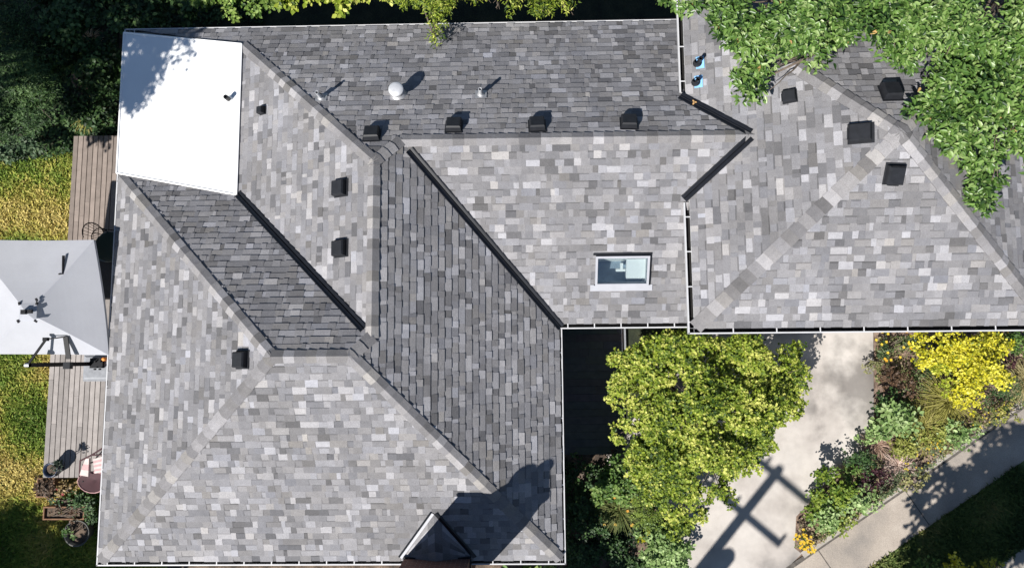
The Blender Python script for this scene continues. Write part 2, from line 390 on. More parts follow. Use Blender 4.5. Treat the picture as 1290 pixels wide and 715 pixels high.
# white membrane roof
mb = MB(); F = [V['FW'] + Vector((.02, -.02, .05)), V['FS'] + Vector((0, -.05, .05)), V['FN'] + Vector((0, -.0, .05)), V['NW'] + Vector((.02, -.12, .05))]
mb.idx(F + [p - Vector((0, 0, .1)) for p in F], [(0, 1, 2, 3), (7, 6, 5, 4), (0, 4, 5, 1), (1, 5, 6, 2), (2, 6, 7, 3), (3, 7, 4, 0)])
fo = mb.build('flat_roof', M['membrane'], house); fo['label'] = 'bright white flat roof membrane'
mb = MB()
for a, b in ((0, 1), (1, 2), (2, 3), (3, 0)):
    mb.tube([F[a] + Vector((0, 0, .008)), F[b] + Vector((0, 0, .008))], .022, 6)
mb.build('edge_trim', M['membrane'], fo)

# hip and ridge caps
def caps(a, b, kl_, kr_, seed, w=.132):
    a, b = V[a] if isinstance(a, str) else a, V[b] if isinstance(b, str) else b
    d = (b - a).normalized(); L = (b - a).length; r = random.Random(seed); mb = MB()
    sides = []
    for k, s in ((kl_, 1), (kr_, -1)):
        n = frame_of(k)[2]; sd = n.cross(d).normalized()
        # point away from the other plane: downhill side
        other = frame_of(kr_ if k == kl_ else kl_)[2]
        if sd.dot(n - other) < 0: sd = -sd
        sides.append((sd, n))
    nm = (sides[0][1] + sides[1][1]).normalized()
    s = .2 if a.z < .01 or abs(a.z - 1.329) < .001 else -.02
    while s < L - .03:
        e = min(s + r.uniform(.2, .26), L + .02)
        t = r.random()
        g = r.gauss(.205, .03) if t < .6 else r.uniform(.25, .32) if t < .82 else r.uniform(.14, .18)
        tn = r.uniform(-.01, .015) if r.random() < .85 else r.uniform(.02, .05); c = (g * (1.01 + tn), g * (.98 + tn * .5), g * (1.0 - tn * .9))
        lo, hi = .052, .034; ww = w * r.uniform(.95, 1.05); sk_ = r.uniform(-.006, .006)
        p0, p1 = a + d * s + nm * lo, a + d * (e + .01) + nm * hi
        for sd, n in sides:
            q0 = a + d * (s + sk_) + sd * ww + n * (lo - .012); q1 = a + d * (e + .01 + sk_) + sd * ww * .99 + n * (hi - .012)
            mb.poly([p0, p1, q1, q0] if (p1 - p0).cross(q0 - p0).dot(n) > 0 else [p0, q0, q1, p1], c)
            mb.poly([p0, q0, q0 - n * .03, p0 - nm * .03], tuple(x * .6 for x in c))
            mb.poly([q0, q1, q1 - n * .04, q0 - n * .04], tuple(x * .6 for x in c))
        s = e
    return mb.build('ridge_cap', M['shingle'], house)
caps('SW', 'A', 'W', 'S', 1); caps('A', 'B', 'S', 'n', 2); caps('SE', 'B', 'E', 'S', 3); caps('wn', 'A', 'W', 'n', 4)
caps('S1', 'N1', 'D', 'E', 5); caps('S1', 'B', 'n', 'E', 6); caps('FN', 'N1', 'D', 'N', 7); caps('Rw', 'N1', 'E', 'N', 8); caps('Rw', 'gw', 'N', 'w', 9)
caps('gSW', 'gA', 'gW', 'gS', 10, .15); caps('gSE', 'gA', 'gE', 'gS', 11, .15); caps('gNW', 'gA', 'gW', 'gN', 12, .15); caps('gNE', 'gA', 'gE', 'gN', 13, .15)

# black valley metal: two flanges, ribs and a raised centre fold
def valley(a, b, ka, kb, w=.105):
    a, b = V[a] if isinstance(a, str) else a, V[b] if isinstance(b, str) else b
    d = (b - a).normalized(); mb = MB(); nm = (frame_of(ka)[2] + frame_of(kb)[2]).normalized()
    prof = []
    na, nb = frame_of(ka)[2], frame_of(kb)[2]
    sa = na.cross(d).normalized(); sa = sa if sa.dot(na - nb) < 0 else -sa
    sb = nb.cross(d).normalized(); sb = sb if sb.dot(nb - na) < 0 else -sb
    line = [sa * w + na * .012, sa * w + na * .038, sa * (w - .02) + na * .04, sa * (w - .024) + na * .03, sa * .022 + na * .03, nm * .06, sb * .022 + nb * .03, sb * (w - .024) + nb * .03, sb * (w - .02) + nb * .04, sb * w + nb * .038, sb * w + nb * .012]
    for i in range(len(line) - 1): mb.poly([a + line[i], b + line[i], b + line[i + 1], a + line[i + 1]])
    mb.poly([a + l for l in line]); mb.poly([b + l for l in reversed(line)])
    return mb.build('valley', M['black_metal'], house)
valley(V['FS'] + (V['S1'] - V['FS']) * .01, V['FS'] + (V['S1'] - V['FS']) * .955, 'D', 'n')
valley(V['Rw'] + (V['se2'] - V['Rw']) * .045, V['se2'] + (V['Rw'] - V['se2']) * .01, 'E', 'w')
valley(V['gv1'] + (V['gw'] - V['gv1']) * .0, V['gv1'] + (V['gw'] - V['gv1']) * .97, 'N', 'gW', .1)
valley(V['gv2'] + (V['gw'] - V['gv2']) * .0, V['gv2'] + (V['gw'] - V['gv2']) * .97, 'w', 'gW', .1)

# gutters with hangers
def gutter(a, b, out, hang=.62, h0=.25):
    a, b = Vector(a), Vector(b); d = (b - a).normalized(); out = Vector(out)
    up = Vector((0, 0, 1)); g = MB()
    def strip(l, mi):
        for i in range(len(l) - 1): g.poly([a + l[i], b + l[i], b + l[i + 1], a + l[i + 1]], mi=mi)
    P_ = lambda o_, z: out * o_ + up * z
    strip([P_(-.118, .0), P_(-.118, -.1), P_(-.02, -.1)], 1)
    strip([P_(-.02, -.1), P_(-.016, -.012), P_(-.024, -.008), P_(-.024, .004), P_(.004, .004), P_(.006, -.03), P_(-.004, -.115), P_(-.122, -.115), P_(-.122, .0), P_(-.118, .0)], 0)
    for e in (a, b): g.poly([e + P_(-.12, 0), e + P_(-.12, -.112), e + P_(-.004, -.112), e + P_(.003, 0)], mi=0)
    o = g.build('gutter', [M['white_metal'], M['gutter_dirt']], house)
    L = (b - a).length; s = h0
    while s < L - .05:
        h = MB(); c = a + d * s
        X = Matrix.Translation(c) @ Matrix((d, out, up)).transposed().to_4x4()
        h.box((-.012, -.125, .001), (.012, -.02, .009), M=X); h.box((-.012, -.128, .003), (.012, -.118, .014), M=X)
        h.build('gutter_hanger', M['white_metal'], o); s += hang
    return o
gutter(V['SW'], V['NW'], (-1, 0, 0), .95); gutter(V['SW'], V['SE'], (0, -1, 0), .63); gutter(V['SE'], V['se2'], (1, 0, 0), .75)
gutter(V['se2'] + Vector((-.11, 0, 0)), (4.5, .154, 0), (0, -1, 0), .62); gutter(V['NW'], (4.5, 7.673, 0), (0, 1, 0), 1.2)
gutter(V['gSW'], V['gv2'] - Vector((0, .08, 0)), (-1, 0, 0), .76); gutter(V['gv1'] + Vector((0, .1, 0)), V['gNW'], (-1, 0, 0), .8)
gutter(V['gSW'], V['gSE'], (0, -1, 0), .92, .95); gutter(V['gNW'], V['gNE'], (0, 1, 0), 1.5); gutter(V['gSE'], V['gNE'], (1, 0, 0), 1.5)

# walls, fascia and soffits
def walls(x0, y0, x1, y1, z1, open_top=True):
    mb = MB()
    for a, b in (((x0, y0), (x1, y0)), ((x1, y0), (x1, y1)), ((x1, y1), (x0, y1)), ((x0, y1), (x0, y0))):
        mb.poly([(*a, GZ), (*b, GZ), (*b, z1), (*a, z1)])
    return mb.build('wall', M['wall'], house)
walls(-8.85, -4.75, 1.06, 7.27, -.13); walls(1.07, .55, 4.5, 7.26, -.132); walls(4.51, .38, 11.4, 7.2, 1.19)
mb = MB()
for (a, b) in (((-9.13, -5.03), (1.345, -5.03)), ((1.345, -5.03), (1.345, .27)), ((1.345, .27), (4.5, .27)), ((-9.13, 7.55), (4.5, 7.55)), ((-9.13, -5.03), (-9.13, 7.55))):
    mb.poly([(*a, -.16), (*b, -.16), (*b, .05), (*a, .05)])
for (a, b) in (((4.212, .088), (11.68, .088)), ((4.212, .088), (4.212, 7.49)), ((4.212, 7.49), (11.68, 7.49)), ((11.68, .088), (11.68, 7.49))):
    mb.poly([(*a, 1.17), (*b, 1.17), (*b, 1.37), (*a, 1.37)])
mb.build('fascia', M['fascia'], house)
mb = MB()
mb.poly([(-9.13, -5.03, -.14), (1.345, -5.03, -.14), (1.345, 7.55, -.14), (-9.13, 7.55, -.14)])
mb.poly([(1.346, .27, -.14), (4.5, .27, -.14), (4.5, 7.55, -.14), (1.346, 7.55, -.14)])
mb.poly([(4.212, .088, 1.18), (11.68, .088, 1.18), (11.68, 7.49, 1.18), (4.212, 7.49, 1.18)])
mb.build('soffit', M['fascia'], house)

# skylight: curb, frame, pane, apron and the light shaft below
sk_root = MB()
def ringbox(mb, x0, y0, x1, y1, t, z0, z1, mi=0):
    mb.box((x0, y0, z0), (x1, y0 + t, z1), M=SKM, mi=mi); mb.box((x0, y1 - t, z0), (x1, y1, z1), M=SKM, mi=mi)
    mb.box((x0, y0 + t, z0), (x0 + t, y1 - t, z1), M=SKM, mi=mi); mb.box((x1 - t, y0 + t, z0), (x1, y1 - t, z1), M=SKM, mi=mi)
ringbox(sk_root, .01, .01, sw_ - .01, sh_ - .01, .05, 0, .09)
skl = sk_root.build('skylight', M['grey_plastic'], house); skl['label'] = 'skylight with pale frame and clear pane'
mb = MB(); ringbox(mb, 0, 0, sw_, sh_, .05, .091, .12); mb.build('frame', M['frame_grey'], skl)
mb = MB(); mb.box((.05, .05, .1), (sw_ - .05, sh_ - .05, .108), M=SKM); mb.build('pane', M['glass'], skl)
mb = MB(); mb.box((-.1, -.15, .027), (sw_ + .1, -.0, .036), M=SKM); mb.box((-.02, -.012, .036), (sw_ + .02, .0, .09), M=SKM); mb.build('apron', M['frame_grey'], skl)
mb = MB(); mb.box((-.05, sh_ + .004, .02), (sw_ + .05, sh_ + .045, .05), M=SKM); mb.box((sw_ + .004, -.01, .02), (sw_ + .05, sh_ + .004, .045), M=SKM); mb.build('head_flashing', M['black_metal'], skl)
mb = MB()
c4 = [SKM @ Vector(p) for p in ((.06, .06, .0), (sw_ - .06, .06, 0), (sw_ - .06, sh_ - .06, 0), (.06, sh_ - .06, 0))]
zb = c4[0].z - .42; b4 = [Vector((p.x, p.y, zb)) for p in c4]
for i in range(4): mb.poly([c4[i], c4[(i + 1) % 4], b4[(i + 1) % 4], b4[i]])
mb.poly([b4[0], b4[1], b4[2], b4[3]], mi=1)
mb.box((sw_ * .6, .08, -.2), (sw_ - .062, sh_ - .14, -.1), M=SKM)  # added white block that catches the sun, brightens the pane's right side
mb.box((sw_ * .42, .22, -.3), (sw_ * .6, .28, -.24), M=SKM); mb.box((sw_ * .5, .28, -.3), (sw_ * .55, .42, -.24), M=SKM)
mb.build('light_shaft', [M['dry'], mat('room_floor', (.27, .33, .39), .6, var=(2.5, .7, 1.3))], skl)

# chimney with saddle (cricket) and pots
mb = MB(); X0, X1, Y0, Y1 = -2.15, -.69, -5.66, -4.95
mb.box((X0, Y0, GZ), (X1, Y1, 2.78)); ch = mb.build('chimney', M['brick'], house); ch['label'] = 'dark brick chimney on the front eave'
mb = MB(); mb.box((X0 - .04, Y0 - .04, 2.781), (X1 + .04, Y1 + .04, 2.86)); mb.build('chimney_crown', M['kerb'], ch)
for cx, cy, h, rr in ((-1.2, -5.12, .22, .17), (-.83, -5.12, .1, .13)):
    mb = MB(); mb.lathe([(rr, 2.861), (rr, 2.86 + h), (rr + .02, 2.86 + h), (rr + .02, 2.9 + h), (rr - .03, 2.9 + h), (rr - .03, 2.865)], Matrix.Translation((cx, cy, 0))); mb.build('chimney_pot', M['clay'], ch, True)
apx = atp((547, 646), PL['S']); cz = apx.z - .24
Sz = lambda y: PL['S'][1] * y + PL['S'][2]
ridge0 = Vector((apx.x, Y1 + .002, cz)); lb = Vector((X0 - .06, Y1 + .002, Sz(Y1))); rb = Vector((X1 + .06, Y1 + .002, Sz(Y1)))
mb = MB(); r_ = random.Random(5)
for foot in (lb, rb):
    nrow = 5
    for i in range(nrow):
        t0, t1 = i / nrow, (i + 1) / nrow
        a0, a1 = foot.lerp(ridge0, t0), foot.lerp(ridge0, t1); b0, b1 = foot.lerp(apx, t0), foot.lerp(apx, t1)
        npart = 5
        for j in range(npart):
            s0, s1 = j / npart, (j + 1) / npart
            mb.poly([a0.lerp(b0, s0) + Vector((0, 0, .035)), a0.lerp(b0, s1) + Vector((0, 0, .035)), a1.lerp(b1, s1) + Vector((0, 0, .028)), a1.lerp(b1, s0) + Vector((0, 0, .028))], shingle_colour(r_))
mb.build('chimney_saddle', M['shingle'], house)
nS = frame_of('S')[2]
for foot, m_ in ((lb, 'frame_grey'), (rb, 'black_metal')):
    d = (apx - foot).normalized(); sd = nS.cross(d).normalized()
    if (foot.x < apx.x) == (sd.x > 0): sd = -sd
    mb = MB(); e0, e1 = foot - d * .02, apx - d * .0
    mb.poly([e0 + nS * .04, e1 + nS * .04, e1 + sd * .055 + nS * .032, e0 + sd * .055 + nS * .032])
    mb.poly([e0 + sd * .055 + nS * .032, e1 + sd * .055 + nS * .032, e1 + sd * .075 + nS * .05, e0 + sd * .075 + nS * .05], mi=1)
    mb.poly([e0 + sd * .075 + nS * .05, e1 + sd * .075 + nS * .05, e1 + sd * .1 + nS * .022, e0 + sd * .1 + nS * .022], mi=1)
    mb.build('saddle_flashing', [M[m_], M['black_metal']], house)
mb = MB(); mb.box((X0 - .03, Y1 + .001, Sz(Y1) - .02), (X1 + .03, Y1 + .03, Sz(Y1) + .16))
mb.box((X0 - .03, Y0, -.1), (X0 - .001, Y1, Sz(Y1) + .12)); mb.box((X1 + .001, Y0, -.1), (X1 + .03, Y1, Sz(Y1) + .12)); mb.build('step_flashing', M['black_metal'], house)

# roof vents, pipes
def on_plane(px, k):
    u, up, n = frame_of(k); p = atp(px, PL[k]); return Matrix.Translation(p) @ Matrix((u, up, n)).transposed().to_4x4()
def box_vent(px, k, w=.33, d=.33, h=.13, label=None):
    X = on_plane(px, k); X = X @ Matrix.Translation((rnd.uniform(-.01, .01), 0, 0)) @ Matrix.Rotation(rnd.uniform(-.05, .05), 4, 'Z')
    mb = MB(); mb.box((-w / 2, -d / 2, .03), (w / 2, d / 2, .03 + h * .75), M=X, taper=.96); mb.box((-w * .48, -d * .48, .03 + h * .75), (w * .48, d * .48, .03 + h), M=X, taper=.86)
    mb.box((-w * .3, -d / 2 - .02, .03), (w * .3, -d / 2, .03 + h * .45), M=X)
    o = mb.build('roof_vent', M['black_plastic'], house)
    if label: o['label'] = label
    f = MB(); f.box((-w * .58, -d * .52, .022), (w * .58, d * .62, .03), M=X); f.build('vent_flange', M['black_plastic'], o)
box_vent((332, 140), 'D', .17, .17, .12, 'small square black vent on the pale slope')
for p in ((430, 237), (430, 313)): box_vent(p, 'D')
box_vent((306, 453), 'W')
for p in ((469, 171), (571.5, 160), (676, 159), (792, 156)): box_vent(p, 'N', .33, .33, .13)
box_vent((994, 122), 'gW', .24, .26, .12); box_vent((1121, 118), 'gN', .36, .36, .14); box_vent((1083, 169), 'gW', .36, .42, .14); box_vent((1125, 220), 'gS', .34, .38, .14)
def pipe(px, k, r, h, m_, boot='lead', film=False, label=None, cap=False):
    X = on_plane(px, k); p = X.translation
    mb = MB(); mb.lathe([(r, -.03), (r, h), (r * .82, h), (r * .82, h * .5), (0, h * .5)], Matrix.Translation(p), 16)
    o = mb.build('vent_pipe', M[m_], house, False)
    if label: o['label'] = label
    b = MB(); b.lathe([(r * 2.3, .03), (r * 1.7, .05), (r * 1.25, .12), (r * 1.02, .15)], X, 16)
    b.build('pipe_boot', M['lead' if boot == 'lead' else 'black_plastic'], o, True)
    f = MB(); q = r * 3.2 if not film else .17
    if film: f.box((-q * .8, -q * .2, .026), (q * .8, q * .85, .032), M=X)
    else: f.box((-q, -q, .024), (q, q, .03), M=X)
    f.build('pipe_flashing', M['blue_film'] if film else M['shingle'] if boot == 'lead' and False else M['lead'], o)
pipe((405, 124), 'N', .04, .36, 'galv', label='thin silver vent pipe'); pipe((606, 120), 'N', .04, .36, 'galv', label='thin silver vent pipe')
pipe((879, 80), 'gW', .045, .28, 'black_plastic', 'black', True, 'black pipe on blue flashing'); pipe((877, 104), 'gW', .045, .2, 'black_plastic', 'black', True, 'black pipe on blue flashing')
pf = atp((290, 127), PL['F']); mb = MB(); mb.lathe([(.055, .03), (.055, .26), (.03, .26), (.03, .1)], Matrix.Translation(pf), 14); o = mb.build('vent_pipe', M['black_plastic'], house); o['label'] = 'short black pipe on the white flat roof'
mb = MB(); mb.lathe([(.12, .052), (.1, .065), (.056, .1)], Matrix.Translation(pf), 14); mb.build('pipe_boot', M['membrane'], o, True)
pv = atp((502, 119), PL['N']); mb = MB(); X = Matrix.Translation(pv)
mb.lathe([(.125, -.1), (.125, .27)], X, 24); o = mb.build('flue_vent', M['galv'], house, True); o['label'] = 'wide round silver flue with domed cap'
mb = MB(); mb.lathe([(.125, .27), (.165, .275), (.168, .31), (.155, .325), (.1, .34), (.05, .345), (0, .348)], X, 28); mb.build('flue_cap', M['galv'], o, True)
mb = MB(); mb.lathe([(.2, .0), (.15, .07), (.127, .12)], on_plane((502, 119), 'N'), 24); mb.build('pipe_boot', M['lead'], o, True)
# downspout-like pale trim at the porch edge
mb = MB(); a, b = at((787, 408), -2.58), at((787, 440), -2.58); mb.box((a.x - .02, b.y, -2.7), (a.x + .02, a.y, -2.57)); 
tag(mb.build('edging_rail', M['grey_plastic']), 'thin pale rail edging the dark porch boards', 'edging')

# ------------------------------------------------------------------ decks
def boards(mb, x0, y0, x1, y1, z, along='y', w=.14, cols=None, t=.035, gap=.02):
    s = x0 if along == 'y' else y0; e = x1 if along == 'y' else y1
    while s < e - .01:
        k = min(s + w - gap, e)
        # boards come in lengths
        q = y0 if along == 'y' else x0; qe = y1 if along == 'y' else x1; q2 = q + rnd.uniform(.8, 3.5)
        while q < qe:
            q2 = min(q2, qe); c = cols()
            if along == 'y': mb.box((s, q, z - t), (k, q2 - .004, z), c)
            else: mb.box((q, s, z - t), (q2 - .004, k, z), c)
            q = q2; q2 = q + 3.6
        s += w
def deck_col():
    g = rnd.uniform(.2, .29); return (g * 1.08, g * .98, g * .92)
DZ = -2.0
deck = empty('wooden_deck', (-10.4, 1, GZ), 'weathered grey board deck along the left side of the house', 'deck')
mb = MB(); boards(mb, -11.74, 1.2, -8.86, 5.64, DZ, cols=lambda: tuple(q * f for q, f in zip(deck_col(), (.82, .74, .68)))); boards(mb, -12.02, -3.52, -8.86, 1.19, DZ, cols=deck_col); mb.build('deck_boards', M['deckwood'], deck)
mb = MB()
for a, b in (((-11.73, 1.2), (-11.73, 5.62)), ((-11.73, 5.62), (-8.87, 5.62)), ((-12.01, -3.5), (-12.01, 1.2)), ((-12.01, -3.5), (-8.87, -3.5))):
    d = Vector((b[0] - a[0], b[1] - a[1], 0)).normalized(); n = Vector((-d.y, d.x, 0)) * .02
    mb.poly([(*a, GZ), (*b, GZ), (*b, DZ - .036), (*a, DZ - .036)], (.16, .14, .13))
mb.build('deck_skirt', M['deckwood'], deck)
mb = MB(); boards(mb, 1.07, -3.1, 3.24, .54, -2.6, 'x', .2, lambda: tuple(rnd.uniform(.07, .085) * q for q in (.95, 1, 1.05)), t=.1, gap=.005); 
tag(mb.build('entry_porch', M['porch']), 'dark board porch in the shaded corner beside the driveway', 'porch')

# ------------------------------------------------------------------ foliage
T_ROUND = (np.array([(0, 0, 0), (.28, .3, .05), (.3, .65, .04), (0, 1, -.08), (-.3, .65, .04), (-.28, .3, .05)]), [(0, 1, 2, 3), (0, 3, 4, 5)])
T_NARROW = (np.array([(0, 0, 0), (.15, .4, .03), (0, 1, -.1), (-.15, .4, .03)]), [(0, 1, 2), (0, 2, 3)])
T_BROAD = (np.array([(0, 0, 0), (.34, .12, .06), (.2, .34, .04), (.44, .55, .02), (.19, .66, .01), (0, 1, -.14), (-.19, .66, .01), (-.44, .55, .02), (-.2, .34, .04), (-.34, .12, .06)]), [(0, 1, 2, 3, 4, 5), (0, 5, 6, 7, 8, 9)])
T_LOBE = (np.array([(0, 0, 0), (.13, .18, .05), (.3, .42, .05), (.15, .5, .05), (.13, .75, 0), (0, 1, -.2), (-.13, .75, 0), (-.15, .5, .05), (-.3, .42, .05), (-.13, .18, .05), (0, .5, -.03)]), [(0, 1, 2, 3, 10), (10, 3, 4, 5), (10, 5, 6, 7), (0, 10, 7, 8, 9)])
T_POINT = (np.array([(0, 0, 0), (.2, .22, .06), (.19, .55, .04), (0, 1, -.16), (-.19, .55, .04), (-.2, .22, .06)]), [(0, 1, 2, 3), (0, 3, 4, 5)])
def leaf_mesh(name, pos, tip, nor, size, cols, tmpl, m_, parent):
    t, fs = tmpl; n = len(pos)
    y = tip / (np.linalg.norm(tip, axis=1, keepdims=True) + 1e-9)
    z = nor - y * (nor * y).sum(1, keepdims=True); z /= np.linalg.norm(z, axis=1, keepdims=True) + 1e-9
    x = np.cross(y, z)
    v = pos[:, None, :] + size[:, None, None] * (t[None, :, 0:1] * x[:, None] + t[None, :, 1:2] * y[:, None] + t[None, :, 2:3] * z[:, None])
    k = len(t); v = v.reshape(-1, 3).astype(np.float32)
    loops = np.concatenate([np.array(f) for f in fs]); cnt = np.array([len(f) for f in fs])
    li = (np.arange(n)[:, None] * k + loops[None]).ravel().astype(np.int32)
    tot = np.tile(cnt, n); st = np.concatenate([[0], np.cumsum(tot)[:-1]]).astype(np.int32)
    me = bpy.data.meshes.new(name); me.vertices.add(len(v)); me.vertices.foreach_set('co', v.ravel())
    me.loops.add(len(li)); me.loops.foreach_set('vertex_index', li)
    me.polygons.add(len(st)); me.polygons.foreach_set('loop_start', st); me.polygons.foreach_set('loop_total', tot.astype(np.int32))
    ca = me.color_attributes.new('Col', 'FLOAT_COLOR', 'CORNER')
    c4 = np.concatenate([cols, np.ones((n, 1))], 1); ca.data.foreach_set('color', np.repeat(c4, len(loops), axis=0).astype(np.float32).ravel())
    me.update(calc_edges=True); me.validate()
    return link(name, me, m_, parent)
def vnoise(p, s, off=0): return np.array([noise.noise(Vector((q[0] * s + off, q[1] * s, q[2] * s))) for q in p])
def mixcol(pal, t):
    pal = np.array(pal); t = np.clip(t, 0, .9999) * (len(pal) - 1); i = t.astype(int); f = (t - i)[:, None]
    return pal[i] * (1 - f) + pal[np.minimum(i + 1, len(pal) - 1)] * f
def sprays(blobs, density, per, size, lo=-.35):
    """twig points through the outer half of every blob, each carrying a rosette of leaves; returns pos, tip, normal, twig noise"""
    Ps, Os = [], []; sub = []
    for (c, r) in blobs:
        r = np.array(r if hasattr(r, '__len__') else (r, r, r * .7)); c = np.array(c)
        if r[0] < .3: sub.append((c, r)); continue
        k = int(8 + 4 * min(r[0], 1.5)); q = rng.normal(size=(k, 3)); q /= np.linalg.norm(q, axis=1, keepdims=True); q[:, 2] = np.maximum(q[:, 2], lo)
        for d in q: sub.append((c + d * r * rng.uniform(.5, .82), r * rng.uniform(.3, .52)))
        sub.append((c, r * .55))
    for (c, r) in sub:
        r = np.array(r if hasattr(r, '__len__') else (r, r, r * .7)); c = np.array(c)
        n = max(4, int(density * .8 * r[0] * r[1] * 3.1))
        d = rng.normal(size=(n * 2, 3)); d /= np.linalg.norm(d, axis=1, keepdims=True); d = d[d[:, 2] > lo][:n]
        rad = rng.uniform(.25, 1.0, len(d)) ** .45 * (1 + .28 * vnoise(d * 1.0 + c, 2.2))
        Ps.append(c + d * r * rad[:, None]); Os.append(d)
    tw = np.concatenate(Ps); od = np.concatenate(Os)
    keep = vnoise(tw, 1.6, 7.3) > rng.uniform(-.55, .05, len(tw)); tw, od = tw[keep], od[keep]
    n = len(tw); k = per
    tp = np.repeat(tw, k, 0); oo = np.repeat(od, k, 0)
    a = (np.tile(np.arange(k), n) * 2.4 + np.repeat(rng.uniform(0, 6.28, n), k))
    hd = np.stack([np.cos(a), np.sin(a), np.zeros_like(a)], 1)
    tip = hd + oo * .5 + rng.normal(size=hd.shape) * .25 + np.array([0, 0, -.15])
    pos = tp + hd * size * .18 + rng.normal(size=hd.shape) * size * np.array([.45, .45, .35])
    nor = np.array([0, 0, 1.0]) + oo * .45 + rng.normal(size=hd.shape) * .33
    return pos, tip, nor, np.repeat(rng.normal(size=n), k)
def crown(name, blobs, density, per, size, pal, tmpl, m_, parent, rare=None, lo=-.35, jitter=.24):
    pos, tip, nor, tn = sprays(blobs, density, per, size, lo)
    n = len(pos); t = .5 + .2 * tn + rng.normal(size=n) * jitter + .35 * vnoise(pos, .9, 3)
    cols = mixcol(pal, t)
    if rare:
        pr, rc = rare; mk = rng.random(n) < pr; cols[mk] = np.array(rc) * rng.uniform(.7, 1.2, (mk.sum(), 1))
    cols = cols * rng.uniform(.85, 1.15, (n, 1))
    return leaf_mesh(name, pos, tip, nor, size * rng.uniform(.65, 1.25, n), cols, tmpl, m_, parent)
def limb_pts(a, b, sag=.15):
    a, b = Vector(a), Vector(b); out = []
    for i in range(6):
        t = i / 5; p = a.lerp(b, t); p.z += math.sin(t * math.pi) * sag * (b - a).length
        if 0 < i < 5: p += Vector((rnd.uniform(-1, 1), rnd.uniform(-1, 1), rnd.uniform(-1, 1))) * .04 * (b - a).length
        out.append(p)
    return out
def tree(name, base, fork, blobs, label, density, per, size, pal, tmpl=T_ROUND, m_='leaf', rt=.16, group=None, rare=None, lo=-.35, cat='tree'):
    root = empty(name, base, label, cat, group)
    mb = MB(); base = Vector(base); fork = Vector(fork)
    mb.tube(limb_pts(base, fork, 0), [rt * (1 - .08 * i) for i in range(6)], 10)
    for c, r in blobs:
        q = Vector(c); mb.tube(limb_pts(fork, q, .08), [rt * .55 * (1 - .17 * i) for i in range(6)], 6)
        rr = r if not hasattr(r, '__len__') else r[0]
        for _ in range(4):
            e = q + Vector((rnd.uniform(-1, 1), rnd.uniform(-1, 1), rnd.uniform(-.3, .6))) * rr * .8
            mb.tube(limb_pts(q.lerp(fork, .15), e, .05), [rt * .14 * (1 - .15 * i) for i in range(6)], 5)
    mb.build('trunk', M['bark'], root, True)
    crown('crown', blobs, density, per, size, pal, tmpl, M[m_], root, rare, lo)
    return root
def B(px, z, rpx, flat=.7):
    """a leaf mass standing where this point of the photo is, at height z"""
    p = at(px, z); r = rpx * (16 - z) / FPX
    return (tuple(p), (r, r, r * flat))
GREEN_BIG = [(.015, .04, .008), (.07, .14, .028), (.135, .235, .05), (.28, .37, .14)]
YGREEN = [(.03, .065, .008), (.14, .205, .018), (.27, .34, .033), (.54, .55, .13)]
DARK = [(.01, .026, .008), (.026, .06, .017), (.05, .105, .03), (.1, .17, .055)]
MID = [(.03, .07, .013), (.07, .14, .025), (.13, .22, .045), (.22, .3, .085)]

# the maple in front of the driveway
bl = [B(p, z, r, .55) for p, z, r in (((815, 468), -.75, 42), ((868, 450), -.55, 42), ((925, 455), -.7, 45), ((975, 470), -.95, 40), ((985, 500), -1.2, 32), ((830, 515), -.75, 45), ((880, 505), -.4, 52), ((935, 510), -.6, 50), ((850, 560), -.8, 48), ((905, 560), -.6, 48), ((955, 545), -1.0, 30), ((860, 605), -1.2, 42), ((830, 590), -1.2, 40), ((900, 600), -1.1, 32), ((868, 640), -1.5, 24), ((812, 562), -1.2, 26), ((795, 470), -1.05, 26), ((838, 625), -1.35, 26), ((852, 662), -1.55, 15), ((806, 600), -1.4, 20), ((776, 452), -1.1, 13), ((1004, 478), -1.1, 15), ((1002, 512), -1.3, 12), ((778, 498), -1.1, 13), ((946, 582), -1.2, 14), ((782, 545), -1.3, 13), ((920, 628), -1.4, 11), ((1000, 440), -1.1, 13))]
tree('maple_tree', at((885, 525), GZ), at((882, 520), -1.7), bl, 'bushy yellow green maple tree between the porch and the driveway', 135, 11, .074, YGREEN, T_BROAD, rt=.11, lo=-.1)
# the big broadleaf tree over the garage roof
spec = [((917, 28), 2.9, 38), ((945, 60), 2.8, 40), ((950, 105), 2.55, 27), ((985, 40), 3.2, 48), ((1020, 20), 3.4, 50), ((1030, 60), 3.0, 30), ((1075, 40), 3.3, 48), ((1120, 20), 3.5, 50), ((1140, 60), 3.2, 32), ((1180, 30), 3.5, 52), ((1235, 25), 3.6, 55), ((1195, 95), 3.2, 42), ((1180, 130), 3.0, 36), ((1225, 130), 3.2, 42), ((1265, 90), 3.5, 46), ((1280, 140), 3.3, 40), ((1200, 165), 2.9, 32), ((1250, 170), 3.0, 32), ((1235, 215), 2.5, 27), ((1232, 246), 2.4, 24), ((872, 3), 2.7, 18), ((1300, 190), 3.0, 28), ((1300, 40), 3.8, 40)]
bl = [B(p, z, r * 1.03, .5) for p, z, r in spec]
tree('broadleaf_tree', (14.2, 10.5, GZ), (12.8, 9.3, 1.4), bl, 'large glossy green broadleaf tree overhanging the garage roof at upper right', 95, 12, .125, GREEN_BIG, T_POINT, 'leaf_gloss', rt=.17, lo=-.05, rare=(.003, (.5, .32, .12)))
